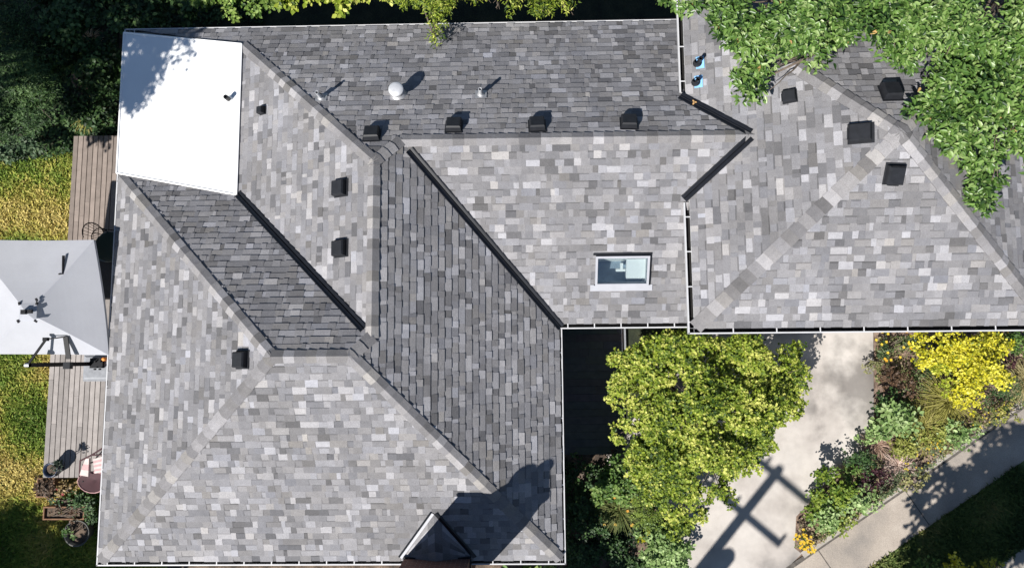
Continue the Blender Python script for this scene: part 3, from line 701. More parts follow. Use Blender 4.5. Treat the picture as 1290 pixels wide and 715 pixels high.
# yellow-green trees along the back eave
def back_tree(base, spec, label, pal=YGREEN, size=.11, dens=55, **k):
    bl = [B(p, z, r, .6) for p, z, r in spec]
    f = Vector(bl[0][0]); f.z = -1.2; f.y = base[1] - .3
    return tree('back_tree', base, f, bl, label, dens * 1.6, 10, size, pal, T_NARROW if size < .1 else T_ROUND, rt=.12, lo=-.2, group='small trees behind the back eave', **k)
back_tree((-5.6, 10.6, GZ), [((395, -14), .4, 30), ((430, -8), .5, 24), ((365, -14), .3, 28), ((455, -10), .4, 24), ((478, -14), .3, 18)], 'bright yellow green tree left along the back eave, lemon leaves in sun', size=.13)
back_tree((-2.2, 10.4, GZ), [((520, -2), .5, 26), ((560, 4), .7, 26), ((500, -14), .4, 26), ((600, -10), .4, 26), ((550, 42), .65, 9), ((549, 56), .6, 7), ((552, 26), .75, 12)], 'feathery green tree with one drooping twig hanging over the back roof edge', size=.095, dens=80)
back_tree((.4, 10.5, GZ), [((638, -6), .5, 24), ((682, -6), .5, 26), ((716, -4), .4, 16), ((684, 14), .5, 9), ((718, 14), .45, 7), ((625, 10), .5, 8)], 'light green tree right of the drooping twig, short hanging sprays', size=.095, dens=80)
back_tree((3.2, 10.6, GZ), [((850, -10), .6, 22), ((826, -14), .5, 16)], 'small green tree by the back corner where the garage roof begins', size=.1, pal=MID, dens=70)
back_tree((-8.2, 10.6, GZ), [((310, -8), -.3, 34), ((270, -14), -.4, 30), ((335, -4), -.3, 20)], 'mid green tree behind the top corner of the white flat roof', size=.1, pal=[(.035, .08, .013), (.1, .18, .03), (.2, .3, .06), (.32, .42, .11)], dens=70)
# dark wooded corner
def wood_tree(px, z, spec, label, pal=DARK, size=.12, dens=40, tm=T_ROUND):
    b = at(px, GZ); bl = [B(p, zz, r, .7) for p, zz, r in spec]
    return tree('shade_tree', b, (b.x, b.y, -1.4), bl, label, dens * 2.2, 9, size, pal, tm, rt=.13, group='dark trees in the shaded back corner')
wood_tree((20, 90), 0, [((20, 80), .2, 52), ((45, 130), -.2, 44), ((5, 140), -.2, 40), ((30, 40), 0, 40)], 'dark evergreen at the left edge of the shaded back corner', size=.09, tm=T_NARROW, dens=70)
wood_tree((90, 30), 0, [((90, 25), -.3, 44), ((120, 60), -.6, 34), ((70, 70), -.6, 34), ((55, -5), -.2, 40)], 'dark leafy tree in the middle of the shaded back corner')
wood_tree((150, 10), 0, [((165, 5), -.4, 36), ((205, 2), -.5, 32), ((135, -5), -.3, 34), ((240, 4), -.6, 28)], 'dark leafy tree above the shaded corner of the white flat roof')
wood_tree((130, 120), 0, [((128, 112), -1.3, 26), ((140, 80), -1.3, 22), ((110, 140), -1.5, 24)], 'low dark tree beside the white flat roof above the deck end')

# trees outside the picture that throw the shadows seen in it
def far_tree(base, blobs, label, size=.16, dens=22):
    base = Vector(base); zf = min(b[0][2] for b in blobs) - .8
    return tree('shadow_tree', base, (base.x, base.y, max(zf, GZ + 1)), blobs, label, dens * 1.6, 8, size, MID, T_ROUND, rt=.22)
far_tree((-17.6, 4.6, GZ), [((-12.7, 2.35, 6.3), (1.25, .75, .8)), ((-13.5, 1.75, 6.6), (.9, .75, .8)), ((-14.8, 2.4, 6.8), (1.4, 1.2, 1)), ((-13.1, 1.55, 6.4), (.75, .7, .5)), ((-13.3, 1.05, 6.4), (.5, .5, .4)), ((-13.5, 2.45, 2.1), (.5, .28, .3))], 'tree beyond the left edge whose leafy shadow falls on the white flat roof', size=.12, dens=34)
far_tree((-19.5, .5, GZ), [((-18.6, 1.0, 7), 2.0), ((-17.5, 3.2, 6.4), 2.0), ((-19.3, 4.2, 6), 2.4), ((-16.6, 4.8, 4.6), 1.6), ((-17.5, 7, 4.6), 2.3), ((-20.2, 7, 4), 2.3), ((-15.6, 3.6, 6.2), 1.2)], 'tall tree beyond the left edge shading the dark wooded corner', dens=30)
far_tree((-17.5, -10.5, GZ), [((-16.4, -10.6, 2.4), 1.7), ((-14.8, -10.1, 2.0), 1.4), ((-13.4, -9.5, 1.2), 1.3), ((-17.6, -10.4, 2.6), 1.6), ((-12.2, -8.9, .4), 1.2), ((-11.0, -8.2, -.4), 1.1), ((-12.5, -7.4, .2), (.9, .55, .4))], 'tree beyond the bottom left corner shading the lower lawn', dens=34)
far_tree((.8, -8.0, GZ), [((.2, -7.4, -.6), (1.3, .8, .7)), ((1.0, -7.6, -.8), (.9, .9, .6)), ((-.6, -7.3, -.9), (.9, .7, .6)), ((.7, -5.95, -.75), (.9, .5, .5))], 'bushy tree in front of the house shading the border by its corner', dens=45)
far_tree((9.6, -9.6, GZ), [((9.4, -8.4, 1.9), 1.5), ((8.7, -8.9, 1.5), 1.1), ((10.4, -8.0, 2.0), 1.3), ((11.2, -7.6, 1.4), 1.2), ((9.8, -7.8, 2.9), .9)], 'tree beyond the bottom edge shading the sidewalk and verge', dens=36)

# ------------------------------------------------------------------ bed plants
def shrub(name, spec, label, pal, size, dens, tmpl=T_ROUND, m_='leaf', cat='shrub', group=None, flowers=None, per=9, rare=None):
    bl = [B(p, z, r, .75) for p, z, r in spec]; c = at(spec[0][0], GZ)
    root = empty(name, c, label, cat, group)
    mb = MB()
    for q, r in bl:
        q = Vector(q)
        for _ in range(3): mb.tube(limb_pts((c.x + rnd.uniform(-.06, .06), c.y + rnd.uniform(-.06, .06), GZ), q + Vector((rnd.uniform(-1, 1), rnd.uniform(-1, 1), 0)) * r[0] * .5, .1), [.018, .016, .014, .012, .009, .006], 5)
    mb.build('stem', M['bark'], root)
    crown('foliage', bl, dens, per, size, pal, tmpl, M[m_], root, rare, -.1)
    if flowers: bloom(bl, flowers, root)
    return root
def bloom(bl, fl, root):
    n, cols, sz = fl; Pn = []
    for _ in range(n):
        c, r = bl[rnd.randrange(len(bl))]; a = rnd.uniform(0, 6.28); q = math.sqrt(rnd.random())
        Pn.append((c[0] + math.cos(a) * q * r[0], c[1] + math.sin(a) * q * r[1], c[2] + r[2] * (1.08 - .6 * q * q)))
    if n <= 100:
        for q in Pn:
            a = rng.uniform(0, 6) + np.arange(5) * 1.257; c = np.tile(np.array([cols[rnd.randrange(len(cols))]]), (5, 1))
            leaf_mesh('flower', np.tile(np.array([q]), (5, 1)), np.stack([np.cos(a), np.sin(a), np.full(5, .2)], 1), np.tile(np.array([0, 0, 1.0]), (5, 1)), np.full(5, sz), c, T_ROUND, M['petal'], root)
        return
    Pn = np.array(Pn); k = 5; pos = np.repeat(Pn, k, 0); a = np.tile(np.arange(k) * 1.257, n) + np.repeat(rng.uniform(0, 6, n), k)
    tip = np.stack([np.cos(a), np.sin(a), np.full_like(a, .2)], 1); nor = np.tile(np.array([0, 0, 1.0]), (n * k, 1)) + rng.normal(size=(n * k, 3)) * .15
    c = np.array(cols)[rng.integers(0, len(cols), n)]
    leaf_mesh('flowers', pos, tip, nor, np.full(n * k, sz) * rng.uniform(.7, 1.2, n * k), np.repeat(c, k, 0), T_ROUND, M['petal'], root)
def grass_clump(name, px, rpx, h, label, pal, n=260, group=None, flowers=None, cat='grass clump', lean=0):
    c = at(px, GZ); R_ = rpx * 18.6 / FPX; root = empty(name, c, label, cat, group); mb = MB()
    for _ in range(n):
        a = rnd.uniform(0, 6.28); L = R_ * rnd.uniform(.55, 1.15); hh = h * rnd.uniform(.6, 1.1); w = rnd.uniform(.006, .012)
        o = Vector((c.x + rnd.gauss(0, R_ * .1), c.y + rnd.gauss(0, R_ * .1), GZ)); d = Vector((math.cos(a), math.sin(a), 0)); s = Vector((-d.y, d.x, 0))
        col = tuple(mixcol(pal, np.array([rnd.random()]))[0]); pts = []
        for t in (0, .3, .6, .85, 1): pts.append(o + d * L * t ** 1.3 + Vector((0, 0, hh * (1.9 * t - 1.35 * t * t))))
        for i in range(4):
            w0, w1 = w * (1 - .2 * i), w * (1 - .2 * (i + 1)) + .001
            mb.poly([pts[i] - s * w0, pts[i] + s * w0, pts[i + 1] + s * w1, pts[i + 1] - s * w1], col)
    mb.build('blades', M['blade'], root)
    if flowers: bloom([((c.x, c.y, GZ + h * .4), (R_, R_, h * .3))], flowers, root)
    return root
YELLOW = [(.2, .21, .012), (.42, .4, .02), (.62, .56, .03), (.74, .69, .12)]
OLIVE = [(.13, .12, .025), (.23, .22, .045), (.33, .31, .08), (.42, .37, .14)]
TAN = [(.2, .13, .07), (.34, .24, .14), (.45, .33, .2), (.5, .4, .28)]
PINK = [(.25, .15, .11), (.4, .27, .2), (.5, .36, .28)]
PALE = [(.07, .13, .03), (.17, .27, .08), (.28, .39, .14), (.4, .5, .23)]
PURP = [(.02, .008, .012), (.045, .015, .022), (.08, .03, .035)]
BROWN = [(.04, .025, .015), (.1, .06, .035), (.17, .1, .06)]
Z1 = -2.3
shrub('golden_shrub', [((1205, 462), -1.85, 29), ((1172, 440), -1.95, 24), ((1195, 432), -1.9, 20), ((1225, 447), -1.75, 29), ((1240, 430), -1.9, 18), ((1160, 452), -2.05, 12), ((1252, 440), -1.9, 20), ((1245, 470), -1.85, 22), ((1262, 478), -2.0, 12), ((1225, 480), -1.85, 20), ((1215, 502), -2.0, 17), ((1222, 512), -2.1, 10), ((1155, 433), -2.1, 14)], 'large golden yellow shrub in the garden bed below the gutter', YELLOW, .075, 85, rare=(.06, (.2, .25, .03)))
shrub('lime_shrub', [((1185, 468), -1.95, 17), ((1190, 488), -2.1, 9)], 'lime green shrub growing into the golden yellow shrub', [(.16, .22, .02), (.3, .36, .03), (.45, .48, .05)], .07, 90)
shrub('green_shrub', [((1258, 500), Z1, 22), ((1240, 502), Z1, 14), ((1275, 488), Z1, 13)], 'dense dark green shrub below the golden shrub near the sidewalk', [(.02, .055, .015), (.045, .1, .03), (.08, .15, .05)], .06, 110, T_NARROW)
shrub('purple_shrub', [((1264, 452), -2.1, 13), ((1255, 432), -2.2, 9)], 'small dark purple shrub right of the golden shrub', PURP, .07, 90)
shrub('green_shrub', [((1284, 436), -2.1, 20), ((1265, 425), -2.2, 10)], 'mid green shrub at the right edge below the gutter', MID, .075, 90, flowers=(8, [(.7, .4, .05)], .035))
grass_clump('feather_grass', (1286, 478), 26, .5, 'pale straw coloured grass at the right edge of the bed', [(.3, .25, .1), (.42, .36, .18), (.5, .45, .26)], 300)
grass_clump('feather_grass', (1187, 503), 36, .6, 'large olive grass clump under the golden shrub', OLIVE, 480)
grass_clump('feather_grass', (1158, 535), 33, .55, 'olive grass clump beside the pale green leafy plant', OLIVE, 420)
shrub('flowering_plant', [((1118, 438), Z1, 17), ((1135, 430), Z1, 14), ((1108, 425), Z1, 10)], 'low plant with orange flowers by the driveway edge under the gutter', [(.03, .06, .02), (.07, .11, .04), (.14, .17, .07)], .06, 80, cat='plant', flowers=(16, [(.8, .42, .03), (.75, .55, .05)], .045))
shrub('dry_shrub', [((1128, 470), -2.35, 20), ((1140, 482), -2.35, 15), ((1115, 478), -2.4, 12)], 'brown withered shrub on bare mulch', BROWN, .08, 40)
shrub('leafy_plant', [((1118, 523), -2.25, 17), ((1135, 532), -2.25, 17), ((1112, 540), -2.3, 13), ((1145, 520), -2.35, 12), ((1150, 548), -2.35, 10)], 'pale green broad leaved plant beside the driveway bend', PALE, .12, 55, T_ROUND, cat='plant')
shrub('dark_plant', [((1112, 508), -2.35, 11), ((1125, 500), -2.45, 10)], 'small dark green plant in front of the brown withered shrub', DARK, .08, 70, cat='plant')
shrub('leafy_plant', [((1205, 540), -2.3, 16), ((1195, 556), -2.35, 12), ((1212, 560), -2.4, 9)], 'pale green leafy plant at the kerb below the olive grass', PALE, .1, 60, cat='plant')
shrub('flowering_plant', [((1243, 522), -2.4, 11), ((1228, 530), -2.45, 10), ((1260, 515), -2.45, 9)], 'low yellow flowering plant at the kerb under the dark green shrub', [(.1, .13, .03), (.2, .2, .05)], .05, 70, cat='plant', flowers=(20, [(.6, .48, .05)], .028))
shrub('flowering_plant', [((1165, 572), -2.4, 14), ((1148, 590), -2.4, 12), ((1180, 560), -2.4, 10)], 'grey green plant dotted with yellow flowers at the kerb', [(.06, .1, .05), (.13, .17, .08), (.2, .22, .1)], .055, 80, cat='plant', flowers=(24, [(.6, .48, .05), (.55, .38, .04)], .028))
grass_clump('blush_grass', (1100, 558), 19, .35, 'pinkish tan grass tuft by the driveway bend', PINK, 220)
grass_clump('blush_grass', (1128, 585), 24, .4, 'pinkish white grass mound in the middle of the narrow bed', [(.4, .27, .22), (.55, .42, .35), (.62, .52, .45)], 300)
grass_clump('tan_grass', (1062, 594), 15, .3, 'small tan grass tuft on the driveway side of the narrow bed', TAN, 180)
shrub('green_shrub', [((1082, 575), -2.25, 15), ((1070, 578), -2.3, 10), ((1094, 588), -2.3, 12)], 'dark green shrub on the driveway side of the narrow bed', DARK, .06, 95)
shrub('purple_shrub', [((1100, 602), -2.3, 14), ((1090, 612), -2.35, 11), ((1112, 595), -2.35, 10)], 'dark purple shrub amid the narrow bed', PURP, .06, 95)
shrub('herb_plant', [((1120, 610), -2.4, 14), ((1135, 602), -2.45, 10), ((1108, 618), -2.45, 10)], 'grey green herb beside the dark purple shrub', [(.05, .08, .03), (.11, .14, .07), (.18, .2, .11)], .06, 75, cat='plant')
shrub('green_shrub', [((1040, 612), -2.1, 22), ((1058, 622), -2.15, 20), ((1025, 632), -2.2, 18)], 'lush green shrub at the driveway side of the narrow bed end', [(.05, .1, .012), (.11, .18, .02), (.19, .26, .03), (.26, .32, .05)], .085, 80)
shrub('leafy_plant', [((1045, 645), -2.25, 20), ((1070, 632), -2.3, 16), ((1085, 622), -2.35, 12), ((1030, 655), -2.3, 14)], 'light green leafy plant at the kerb of the narrow bed end', PALE, .1, 65, cat='plant')
shrub('dry_shrub', [((1058, 640), -2.25, 8), ((1052, 655), -2.35, 7)], 'small russet plant between light green leaves', [(.12, .06, .03), (.22, .12, .06)], .06, 60, cat='plant')
shrub('flowering_plant', [((1010, 678), -2.4, 12), ((1018, 688), -2.45, 8)], 'bright orange flowering plant at the tip of the bed', [(.06, .1, .02), (.14, .17, .04)], .05, 60, cat='plant', flowers=(44, [(.7, .45, .02), (.7, .5, .05)], .045))
EDGE = [((1095, 545), 12, 'pale green sprig leaning over the driveway edge at the bend', PALE, .08), ((1075, 590), 12, 'bright green sprig between the tan grass and the dark shrub', MID, .07),
        ((1140, 560), 17, 'yellowish green plant filling the middle of the bed under the pale leaves', [(.12, .14, .03), (.24, .26, .05), (.36, .36, .1)], .07), ((1180, 545), 15, 'lime tinted plant between the olive grasses and the kerb', [(.14, .18, .03), (.27, .3, .06), (.4, .4, .12)], .07),
        ((1218, 548), 12, 'small bright plant spilling over the kerb right of the pale green leaves', PALE, .07), ((1150, 605), 12, 'straw green tuft spilling over the kerb below the pinkish mound', [(.14, .15, .05), (.27, .26, .1), (.4, .36, .18)], .07),
        ((1095, 635), 12, 'light green sprigs spilling over the kerb right of the light green plant', PALE, .075), ((1060, 660), 12, 'yellow green sprigs at the kerb near the tip of the bed', [(.14, .19, .03), (.27, .33, .06), (.42, .45, .14)], .07),
        ((1105, 455), 12, 'sparse olive weeds by the driveway edge above the withered shrub', [(.1, .11, .04), (.2, .2, .08), (.3, .28, .14)], .06), ((1270, 520), 13, 'yellow green weeds at the kerb by the right edge', [(.14, .17, .03), (.28, .28, .06), (.42, .38, .12)], .06)]
for p_, r_, l_, pal_, sz_ in EDGE:
    shrub('leafy_plant', [(p_, -2.4, r_), ((p_[0] + r_ * .9, p_[1] - r_ * .6), -2.45, r_ * .7), ((p_[0] - r_ * .8, p_[1] + r_ * .5), -2.45, r_ * .7)], l_, pal_, sz_, 90, cat='plant')
# border left of the driveway
shrub('border_shrub', [((775, 603), -2.0, 24), ((760, 620), -2.1, 17), ((795, 612), -2.0, 22), ((770, 590), -2.2, 12)], 'green leafy shrub beside the house corner below the maple', MID, .09, 80)
shrub('purple_shrub', [((772, 574), -2.45, 10), ((783, 577), -2.45, 8)], 'small dark purple shrub on the lit concrete corner', PURP, .05, 80)
grass_clump('day_lily', (780, 638), 30, .5, 'strappy green lily clump with orange flowers', [(.06, .09, .02), (.12, .15, .04), (.2, .2, .07)], 420, flowers=(16, [(.7, .36, .05), (.7, .45, .08)], .045), cat='plant')
shrub('border_shrub', [((838, 690), -1.95, 26), ((822, 705), -2.0, 22), ((852, 700), -2.1, 18), ((820, 672), -2.1, 18)], 'pale green shrub at the bottom edge left of the driveway', PALE, .095, 75)
shrub('border_shrub', [((815, 645), -2.0, 22), ((838, 655), -2.0, 18), ((808, 625), -2.0, 16)], 'yellowish green shrub between the lilies and the driveway', [(.06, .1, .015), (.15, .22, .03), (.27, .35, .06)], .07, 100, T_NARROW)
shrub('golden_shrub', [((808, 672), -2.1, 10), ((802, 682), -2.2, 8)], 'small yellow plant among the border shrubs', YELLOW, .06, 70)
shrub('border_shrub', [((735, 600), -2.3, 18), ((728, 580), -2.35, 12)], 'dark shrub in deep shade by the porch corner', DARK, .08, 55)
shrub('border_shrub', [((740, 660), -2.35, 22), ((725, 640), -2.4, 16), ((765, 690), -2.35, 20), ((730, 695), -2.4, 18)], 'low dark green shrub in the shade beside the front corner of the house', DARK, .08, 60)
# bottom right verge
shrub('golden_shrub', [((1200, 708), -2.1, 12), ((1212, 716), -2.1, 12), ((1196, 722), -2.1, 14)], 'yellow shrub tips at the bottom edge of the shaded verge', YELLOW, .08, 70)
shrub('lime_shrub', [((1250, 712), -2.15, 12), ((1238, 722), -2.15, 14)], 'yellow green shrub at the bottom right corner', [(.16, .2, .02), (.35, .36, .03), (.55, .5, .05)], .08, 75)
shrub('green_shrub', [((1165, 718), -2.2, 14), ((1180, 724), -2.2, 14)], 'small green shrub at the bottom edge left of the yellow tips', MID, .08, 70)
# shrub at the lawn's top edge, wisps near the deck end
shrub('grey_shrub', [((15, 192), -1.9, 22), ((38, 188), -2.0, 18), ((0, 180), -1.8, 24)], 'greyish green shrub between the dark trees and the lawn', [(.035, .07, .035), (.07, .12, .06), (.13, .18, .1)], .09, 70)
grass_clump('feather_grass', (118, 150), 22, .5, 'yellowish grass clump in shade above the deck end', OLIVE, 240)
grass_clump('feather_grass', (122, 55), 16, .5, 'dry grass tuft between the dark trees', TAN, 120)

# grass blades on the lawns
def turf(name, poly, n, pal, hole=None, parent=None):
    poly = [(p[0], p[1]) for p in poly]
    def inside(p, q):
        c = False
        for i in range(len(q)):
            (x0, y0), (x1, y1) = q[i - 1], q[i]
            if (y0 > p[1]) != (y1 > p[1]) and p[0] < (x1 - x0) * (p[1] - y0) / (y1 - y0) + x0: c = not c
        return c
    xs = [p[0] for p in poly]; ys = [p[1] for p in poly]; out = []
    while len(out) < n:
        p = (rnd.uniform(min(xs), max(xs)), rnd.uniform(min(ys), max(ys)))
        if inside(p, poly) and not (hole and hole(p)): out.append((p[0], p[1], GZ - .01))
    pos = np.array(out); a = rng.uniform(0, 6.28, n)
    tip = np.stack([np.cos(a), np.sin(a), rng.uniform(.25, 1.3, n)], 1); nor = np.stack([-np.cos(a) * .6, -np.sin(a) * .6, np.ones(n)], 1) + rng.normal(size=(n, 3)) * .3
    t = .43 + 1.1 * vnoise(pos, .7, 5) + .3 * vnoise(pos, 3.5, 1) + rng.normal(size=n) * .12
    o = leaf_mesh(name, pos, tip, nor, rng.uniform(.07, .17, n), mixcol(pal, t) * rng.uniform(.8, 1.2, (n, 1)), T_NARROW, M['blade'], None)
    return tag(o, kind='stuff')
LAWNP = [(.1, .17, .02), (.18, .26, .035), (.29, .32, .055), (.44, .38, .09), (.55, .45, .15)]
tag(turf('lawn_grass', [(-15.5, -6.6), (-9.2, -6.6), (-9.2, 5.4), at((95, 190), GZ), at((60, 198), GZ), at((0, 206), GZ), (-15.5, 5.5)], 60000, LAWNP, hole=lambda p: p[0] > -11.98 and p[1] > -3.5), 'patchy green and yellow lawn grass left of the deck', 'grass')
tag(turf('verge_grass', [tuple(p) for p in band(1.24, 2.98, k0 + kl * 3, k0 + kl * 13)], 26000, [(.03, .06, .012), (.07, .115, .025), (.12, .16, .04), (.2, .19, .06)]), 'green verge grass beside the sidewalk', 'grass')

# ------------------------------------------------------------------ patio things
um = empty('patio_umbrella', (-10.84, -.58, DZ), 'pale grey cantilever umbrella with black arm on the deck', 'umbrella')
ne, se = at((118, 302), .6), at((137, 447), .05); nw = Vector((ne.x - 3.0, ne.y + .05, .6)); sw = Vector((se.x - 3.0, se.y + .05, .05)); hub = at((33, 393), .92)
mb = MB()
cor = [ne, se, sw, nw]
for i in range(4):
    a, b = cor[i], cor[(i + 1) % 4]; n = 14; rows = 12
    def Q(s, t):
        p = hub.lerp(a.lerp(b, s), t); p = p.copy()
        p.z -= .13 * math.sin(math.pi * s) * t * t * .6 + .10 * math.sin(math.pi * t) * .55
        e = a.lerp(b, s); inn = (hub - e); inn.z = 0
        p += inn * (.006 * math.sin(math.pi * s) * t)
        return p
    for x in range(n):
        for y in range(rows): mb.poly([Q(x / n, y / rows), Q((x + 1) / n, y / rows), Q((x + 1) / n, (y + 1) / rows), Q(x / n, (y + 1) / rows)])
    for x in range(n):
        p, q = Q(x / n, 1), Q((x + 1) / n, 1); dn = Vector((0, 0, -.07)); mb.poly([p, q, q + dn, p + dn])
ca_ = mb.build('canopy', M['fabric_white'], um, False)
# weld so the panels shade smoothly inside, with a crease at the ribs left by the geometry
mb = MB(); q = .2
vt = [hub + Vector((sx * q, sy * q, -.055)) for sx, sy in ((1, 1), (1, -1), (-1, -1), (-1, 1))]
for i in range(4): mb.poly([hub + Vector((0, 0, .025)), vt[i], vt[(i + 1) % 4]])
mb.build('vent_cap', M['fabric_white'], um)
mb = MB(); mb.box((-.06, -.05, .03), (.05, .05, .1), M=Matrix.Translation(hub)); mb.box((.05, -.03, .02), (.17, .05, .07), M=Matrix.Translation(hub)); mb.build('hub', M['iron'], um)
for v_ in vt + [hub + Vector((.2, .28, -.04))]:
    mb = MB(); mb.box((-.035, -.02, 0), (.035, .02, .03), M=Matrix.Translation(v_) @ Matrix.Rotation(rnd.uniform(0, 3), 4, 'Z')); mb.build('clip', M['iron'], um)
for i in range(4):
    mb = MB(); mb.tube([hub + Vector((0, 0, -.06)), hub.lerp(cor[i], .5) + Vector((0, 0, -.1)), cor[i] + Vector((0, 0, -.03))], .014, 6); mb.build('rib', M['iron'], um)
top = Vector((-10.84, -.58, .42)); bas = Vector((-10.84, -.58, DZ + .02))
mb = MB(); mb.box((-.05, -.05, 0), (.05, .05, 2.43), M=Matrix.Translation(bas)); mb.build('mast', M['iron'], um)
e1, e2, e3 = at((58, 427), .49), at((82, 424), .44), at((86, 452), .16)
mb = MB(); mb.tube([top, e1], .03, 8); mb.tube([e1, e2], .016, 8); mb.box((-.05, -.04, -.04), (.05, .04, .05), M=Matrix.Translation(e1)); mb.build('arm', M['iron'], um)
mb = MB()
d = (e3 - e2); n1 = Vector((1, 0, 0)) * .055
mb.idx([e2 - n1, e2 + n1, e3 + n1, e3 - n1] + [p + Vector((0, 0, -.03)) for p in (e2 - n1, e2 + n1, e3 + n1, e3 - n1)], [(0, 1, 2, 3), (7, 6, 5, 4), (0, 4, 5, 1), (1, 5, 6, 2), (2, 6, 7, 3), (3, 7, 4, 0)]); mb.build('brace_plate', M['iron'], um)
mb = MB(); mb.box((-.11, -.1, -.06), (.05, .06, .06), M=Matrix.Translation((e3.x, -.58, e3.z - .05))); mb.build('crank_box', M['black_plastic'], um)
mb = MB(); mb.lathe([(.05, -.05), (.05, .05), (0, .05)], Matrix.Translation(top) @ Matrix.Rotation(math.pi / 2, 4, 'Y'), 12); mb.build('pivot', M['galv'], um)
h1, h2 = at((80, 322), .67), at((79, 345), .70)
mb = MB(); mb.tube([h1, h1.lerp(h2, .5), h2, h2 + Vector((-.09, 0, 0))], [.03, .025, .018, .018], 8); mb.build('tilt_handle', M['iron'], um)
mb = MB(); b0 = Vector((-10.55, -.62, DZ + .001))
mb.box((-.55, -.42, 0), (.5, .32, .09), M=Matrix.Translation(b0), taper=.9); mb.box((-.5, -.36, .09), (.45, .26, .12), M=Matrix.Translation(b0), taper=.85); mb.build('base_weight', M['grey_plastic'], um)
mb = MB(); mb.box((-.17, -.12, .121), (.17, .14, .2), M=Matrix.Translation(b0 + Vector((-.1, .05, 0)))); 
for i in range(4): mb.tube([b0 + Vector((-.1 + .13 * (i % 2), -.1 + .2 * (i // 2), .2)), b0 + Vector((-.1 + .13 * (i % 2), -.1 + .2 * (i // 2), .27))], .022, 6)
mb.build('base_bracket', M['iron'], um)
db = at((131, 345), -1.45); mb = MB(); mb.box((-.34, -.62, DZ), (.5, .5, -1.5), M=Matrix.Translation((db.x + .08, db.y, 0)))  # black lidded box that fills the dark gap beside the canopy
mb.box((-.37, -.65, -1.499), (.53, .53, -1.44), M=Matrix.Translation((db.x + .08, db.y, 0)), taper=.96)
tag(mb.build('dark_gap_box', M['black_plastic']), 'black lidded box filling the dark gap between umbrella and eave', 'storage box')
oc = at((132, 452), -1.75); mb = MB(); mb.lathe([(.0, .08), (.04, .075), (.05, .05), (.045, 0), (.05, -.24), (0, -.24)], Matrix.Translation(oc), 14); tag(mb.build('lantern', M['orange'], None, True), 'small orange lantern beside the umbrella base', 'lantern')

# dark round table and two wire chairs
tb = at((137, 311), -1.3); t = empty('patio_table', (tb.x, tb.y, DZ), 'round dark patio table half under the house eave', 'table')
mb = MB(); mb.lathe([(0, -1.3), (.38, -1.3), (.4, -1.31), (.38, -1.33), (0, -1.33)], Matrix.Translation((tb.x, tb.y, 0)), 32); mb.build('table_top', M['dark_glass'], t)
mb = MB(); mb.lathe([(.03, -1.33), (.03, -1.93), (.2, -1.99), (.2, -2.0)], Matrix.Translation((tb.x, tb.y, 0)), 12); mb.build('pedestal', M['iron'], t)
def wire_chair(px, rot, label):
    c = at(px, -1.55); r = empty('wire_chair', (c.x, c.y, DZ), label, 'chair', 'wire patio chairs')
    X = Matrix.Translation((c.x, c.y, DZ)) @ Matrix.Rotation(rot, 4, 'Z')
    mb = MB(); ring = [X @ Vector((.23 * math.cos(a), .23 * math.sin(a), .45)) for a in [i * .3142 for i in range(21)]]; mb.tube(ring, .012, 6)
    for i in range(-3, 4):
        y = i * .06; h = math.sqrt(max(.0, .23 ** 2 - y * y)); mb.tube([X @ Vector((-h, y, .45)), X @ Vector((h, y, .45))], .006, 5)
    mb.build('seat', M['iron'], r)
    mb = MB(); arc = [X @ Vector((.27 * math.cos(a), .3 * math.sin(a), .84 - .12 * abs(math.cos(a - math.pi / 2) - 1))) for a in [i * math.pi / 10 for i in range(11)]]; mb.tube(arc, .014, 6)
    for i in range(1, 10): mb.tube([arc[i], X @ Vector((.21 * math.cos(i * math.pi / 10), .21 * math.sin(i * math.pi / 10), .45))], .006, 5)
    mb.build('backrest', M['iron'], r)
    for sx, sy in ((1, 1), (1, -1), (-1, 1), (-1, -1)):
        mb = MB(); mb.tube([X @ Vector((sx * .16, sy * .16, .45)), X @ Vector((sx * .2, sy * .2, .0))], .012, 6); mb.build('leg', M['iron'], r)
wire_chair((126, 298), .25, 'black wire chair at the upper side of the round dark table')
wire_chair((121, 320), 1.7, 'black wire chair partly under the umbrella beside the dark table')

# reclining chair with maroon seat
rc = empty('lounge_chair', (*at((115, 597), DZ).xy, DZ), 'maroon reclining garden chair with pale striped cushion half under the eave', 'chair')
c = at((118, 603), -1.55)
mb = MB(); n = 18
outl = [Vector((c.x + .42 * math.cos(a) * (1.05 if math.cos(a) < 0 else .9), c.y + .30 * math.sin(a) * (1.0 if math.sin(a) < 0 else .75) - .04, -1.55 + .06 * math.cos(a))) for a in [2 * math.pi * i / n for i in range(n)]]
ctr = Vector((c.x, c.y - .03, -1.62))
for i in range(n): mb.poly([ctr, outl[i], outl[(i + 1) % n]]); mb.poly([outl[i], outl[(i + 1) % n], outl[(i + 1) % n] + Vector((0, 0, -.08)), outl[i] + Vector((0, 0, -.08))])
se_ = mb.build('seat', M['maroon'], rc, True)
mb = MB(); mb.tube(outl + [outl[0]], .017, 6, (.35, .2, .2)); mb.build('piping', M['cushion'], se_)
mb = MB(); p0, p1 = at((107, 577), -1.2), at((100, 598), -1.4); p2, p3 = at((111, 600), -1.45), at((112, 577), -1.2)
def pad(mb, quad, t, stripes):
    a, b, c_, d_ = quad
    for i in range(stripes):
        s0, s1 = i / stripes, (i + 1) / stripes; col = (.42, .27, .27) if i % 2 else (.5, .42, .4)
        top = [a.lerp(b, s0), a.lerp(b, s1), d_.lerp(c_, s1), d_.lerp(c_, s0)]
        mb.idx(top + [p + Vector((0, 0, -t)) for p in top], [(0, 1, 2, 3), (7, 6, 5, 4), (0, 4, 5, 1), (1, 5, 6, 2), (2, 6, 7, 3), (3, 7, 4, 0)], col)
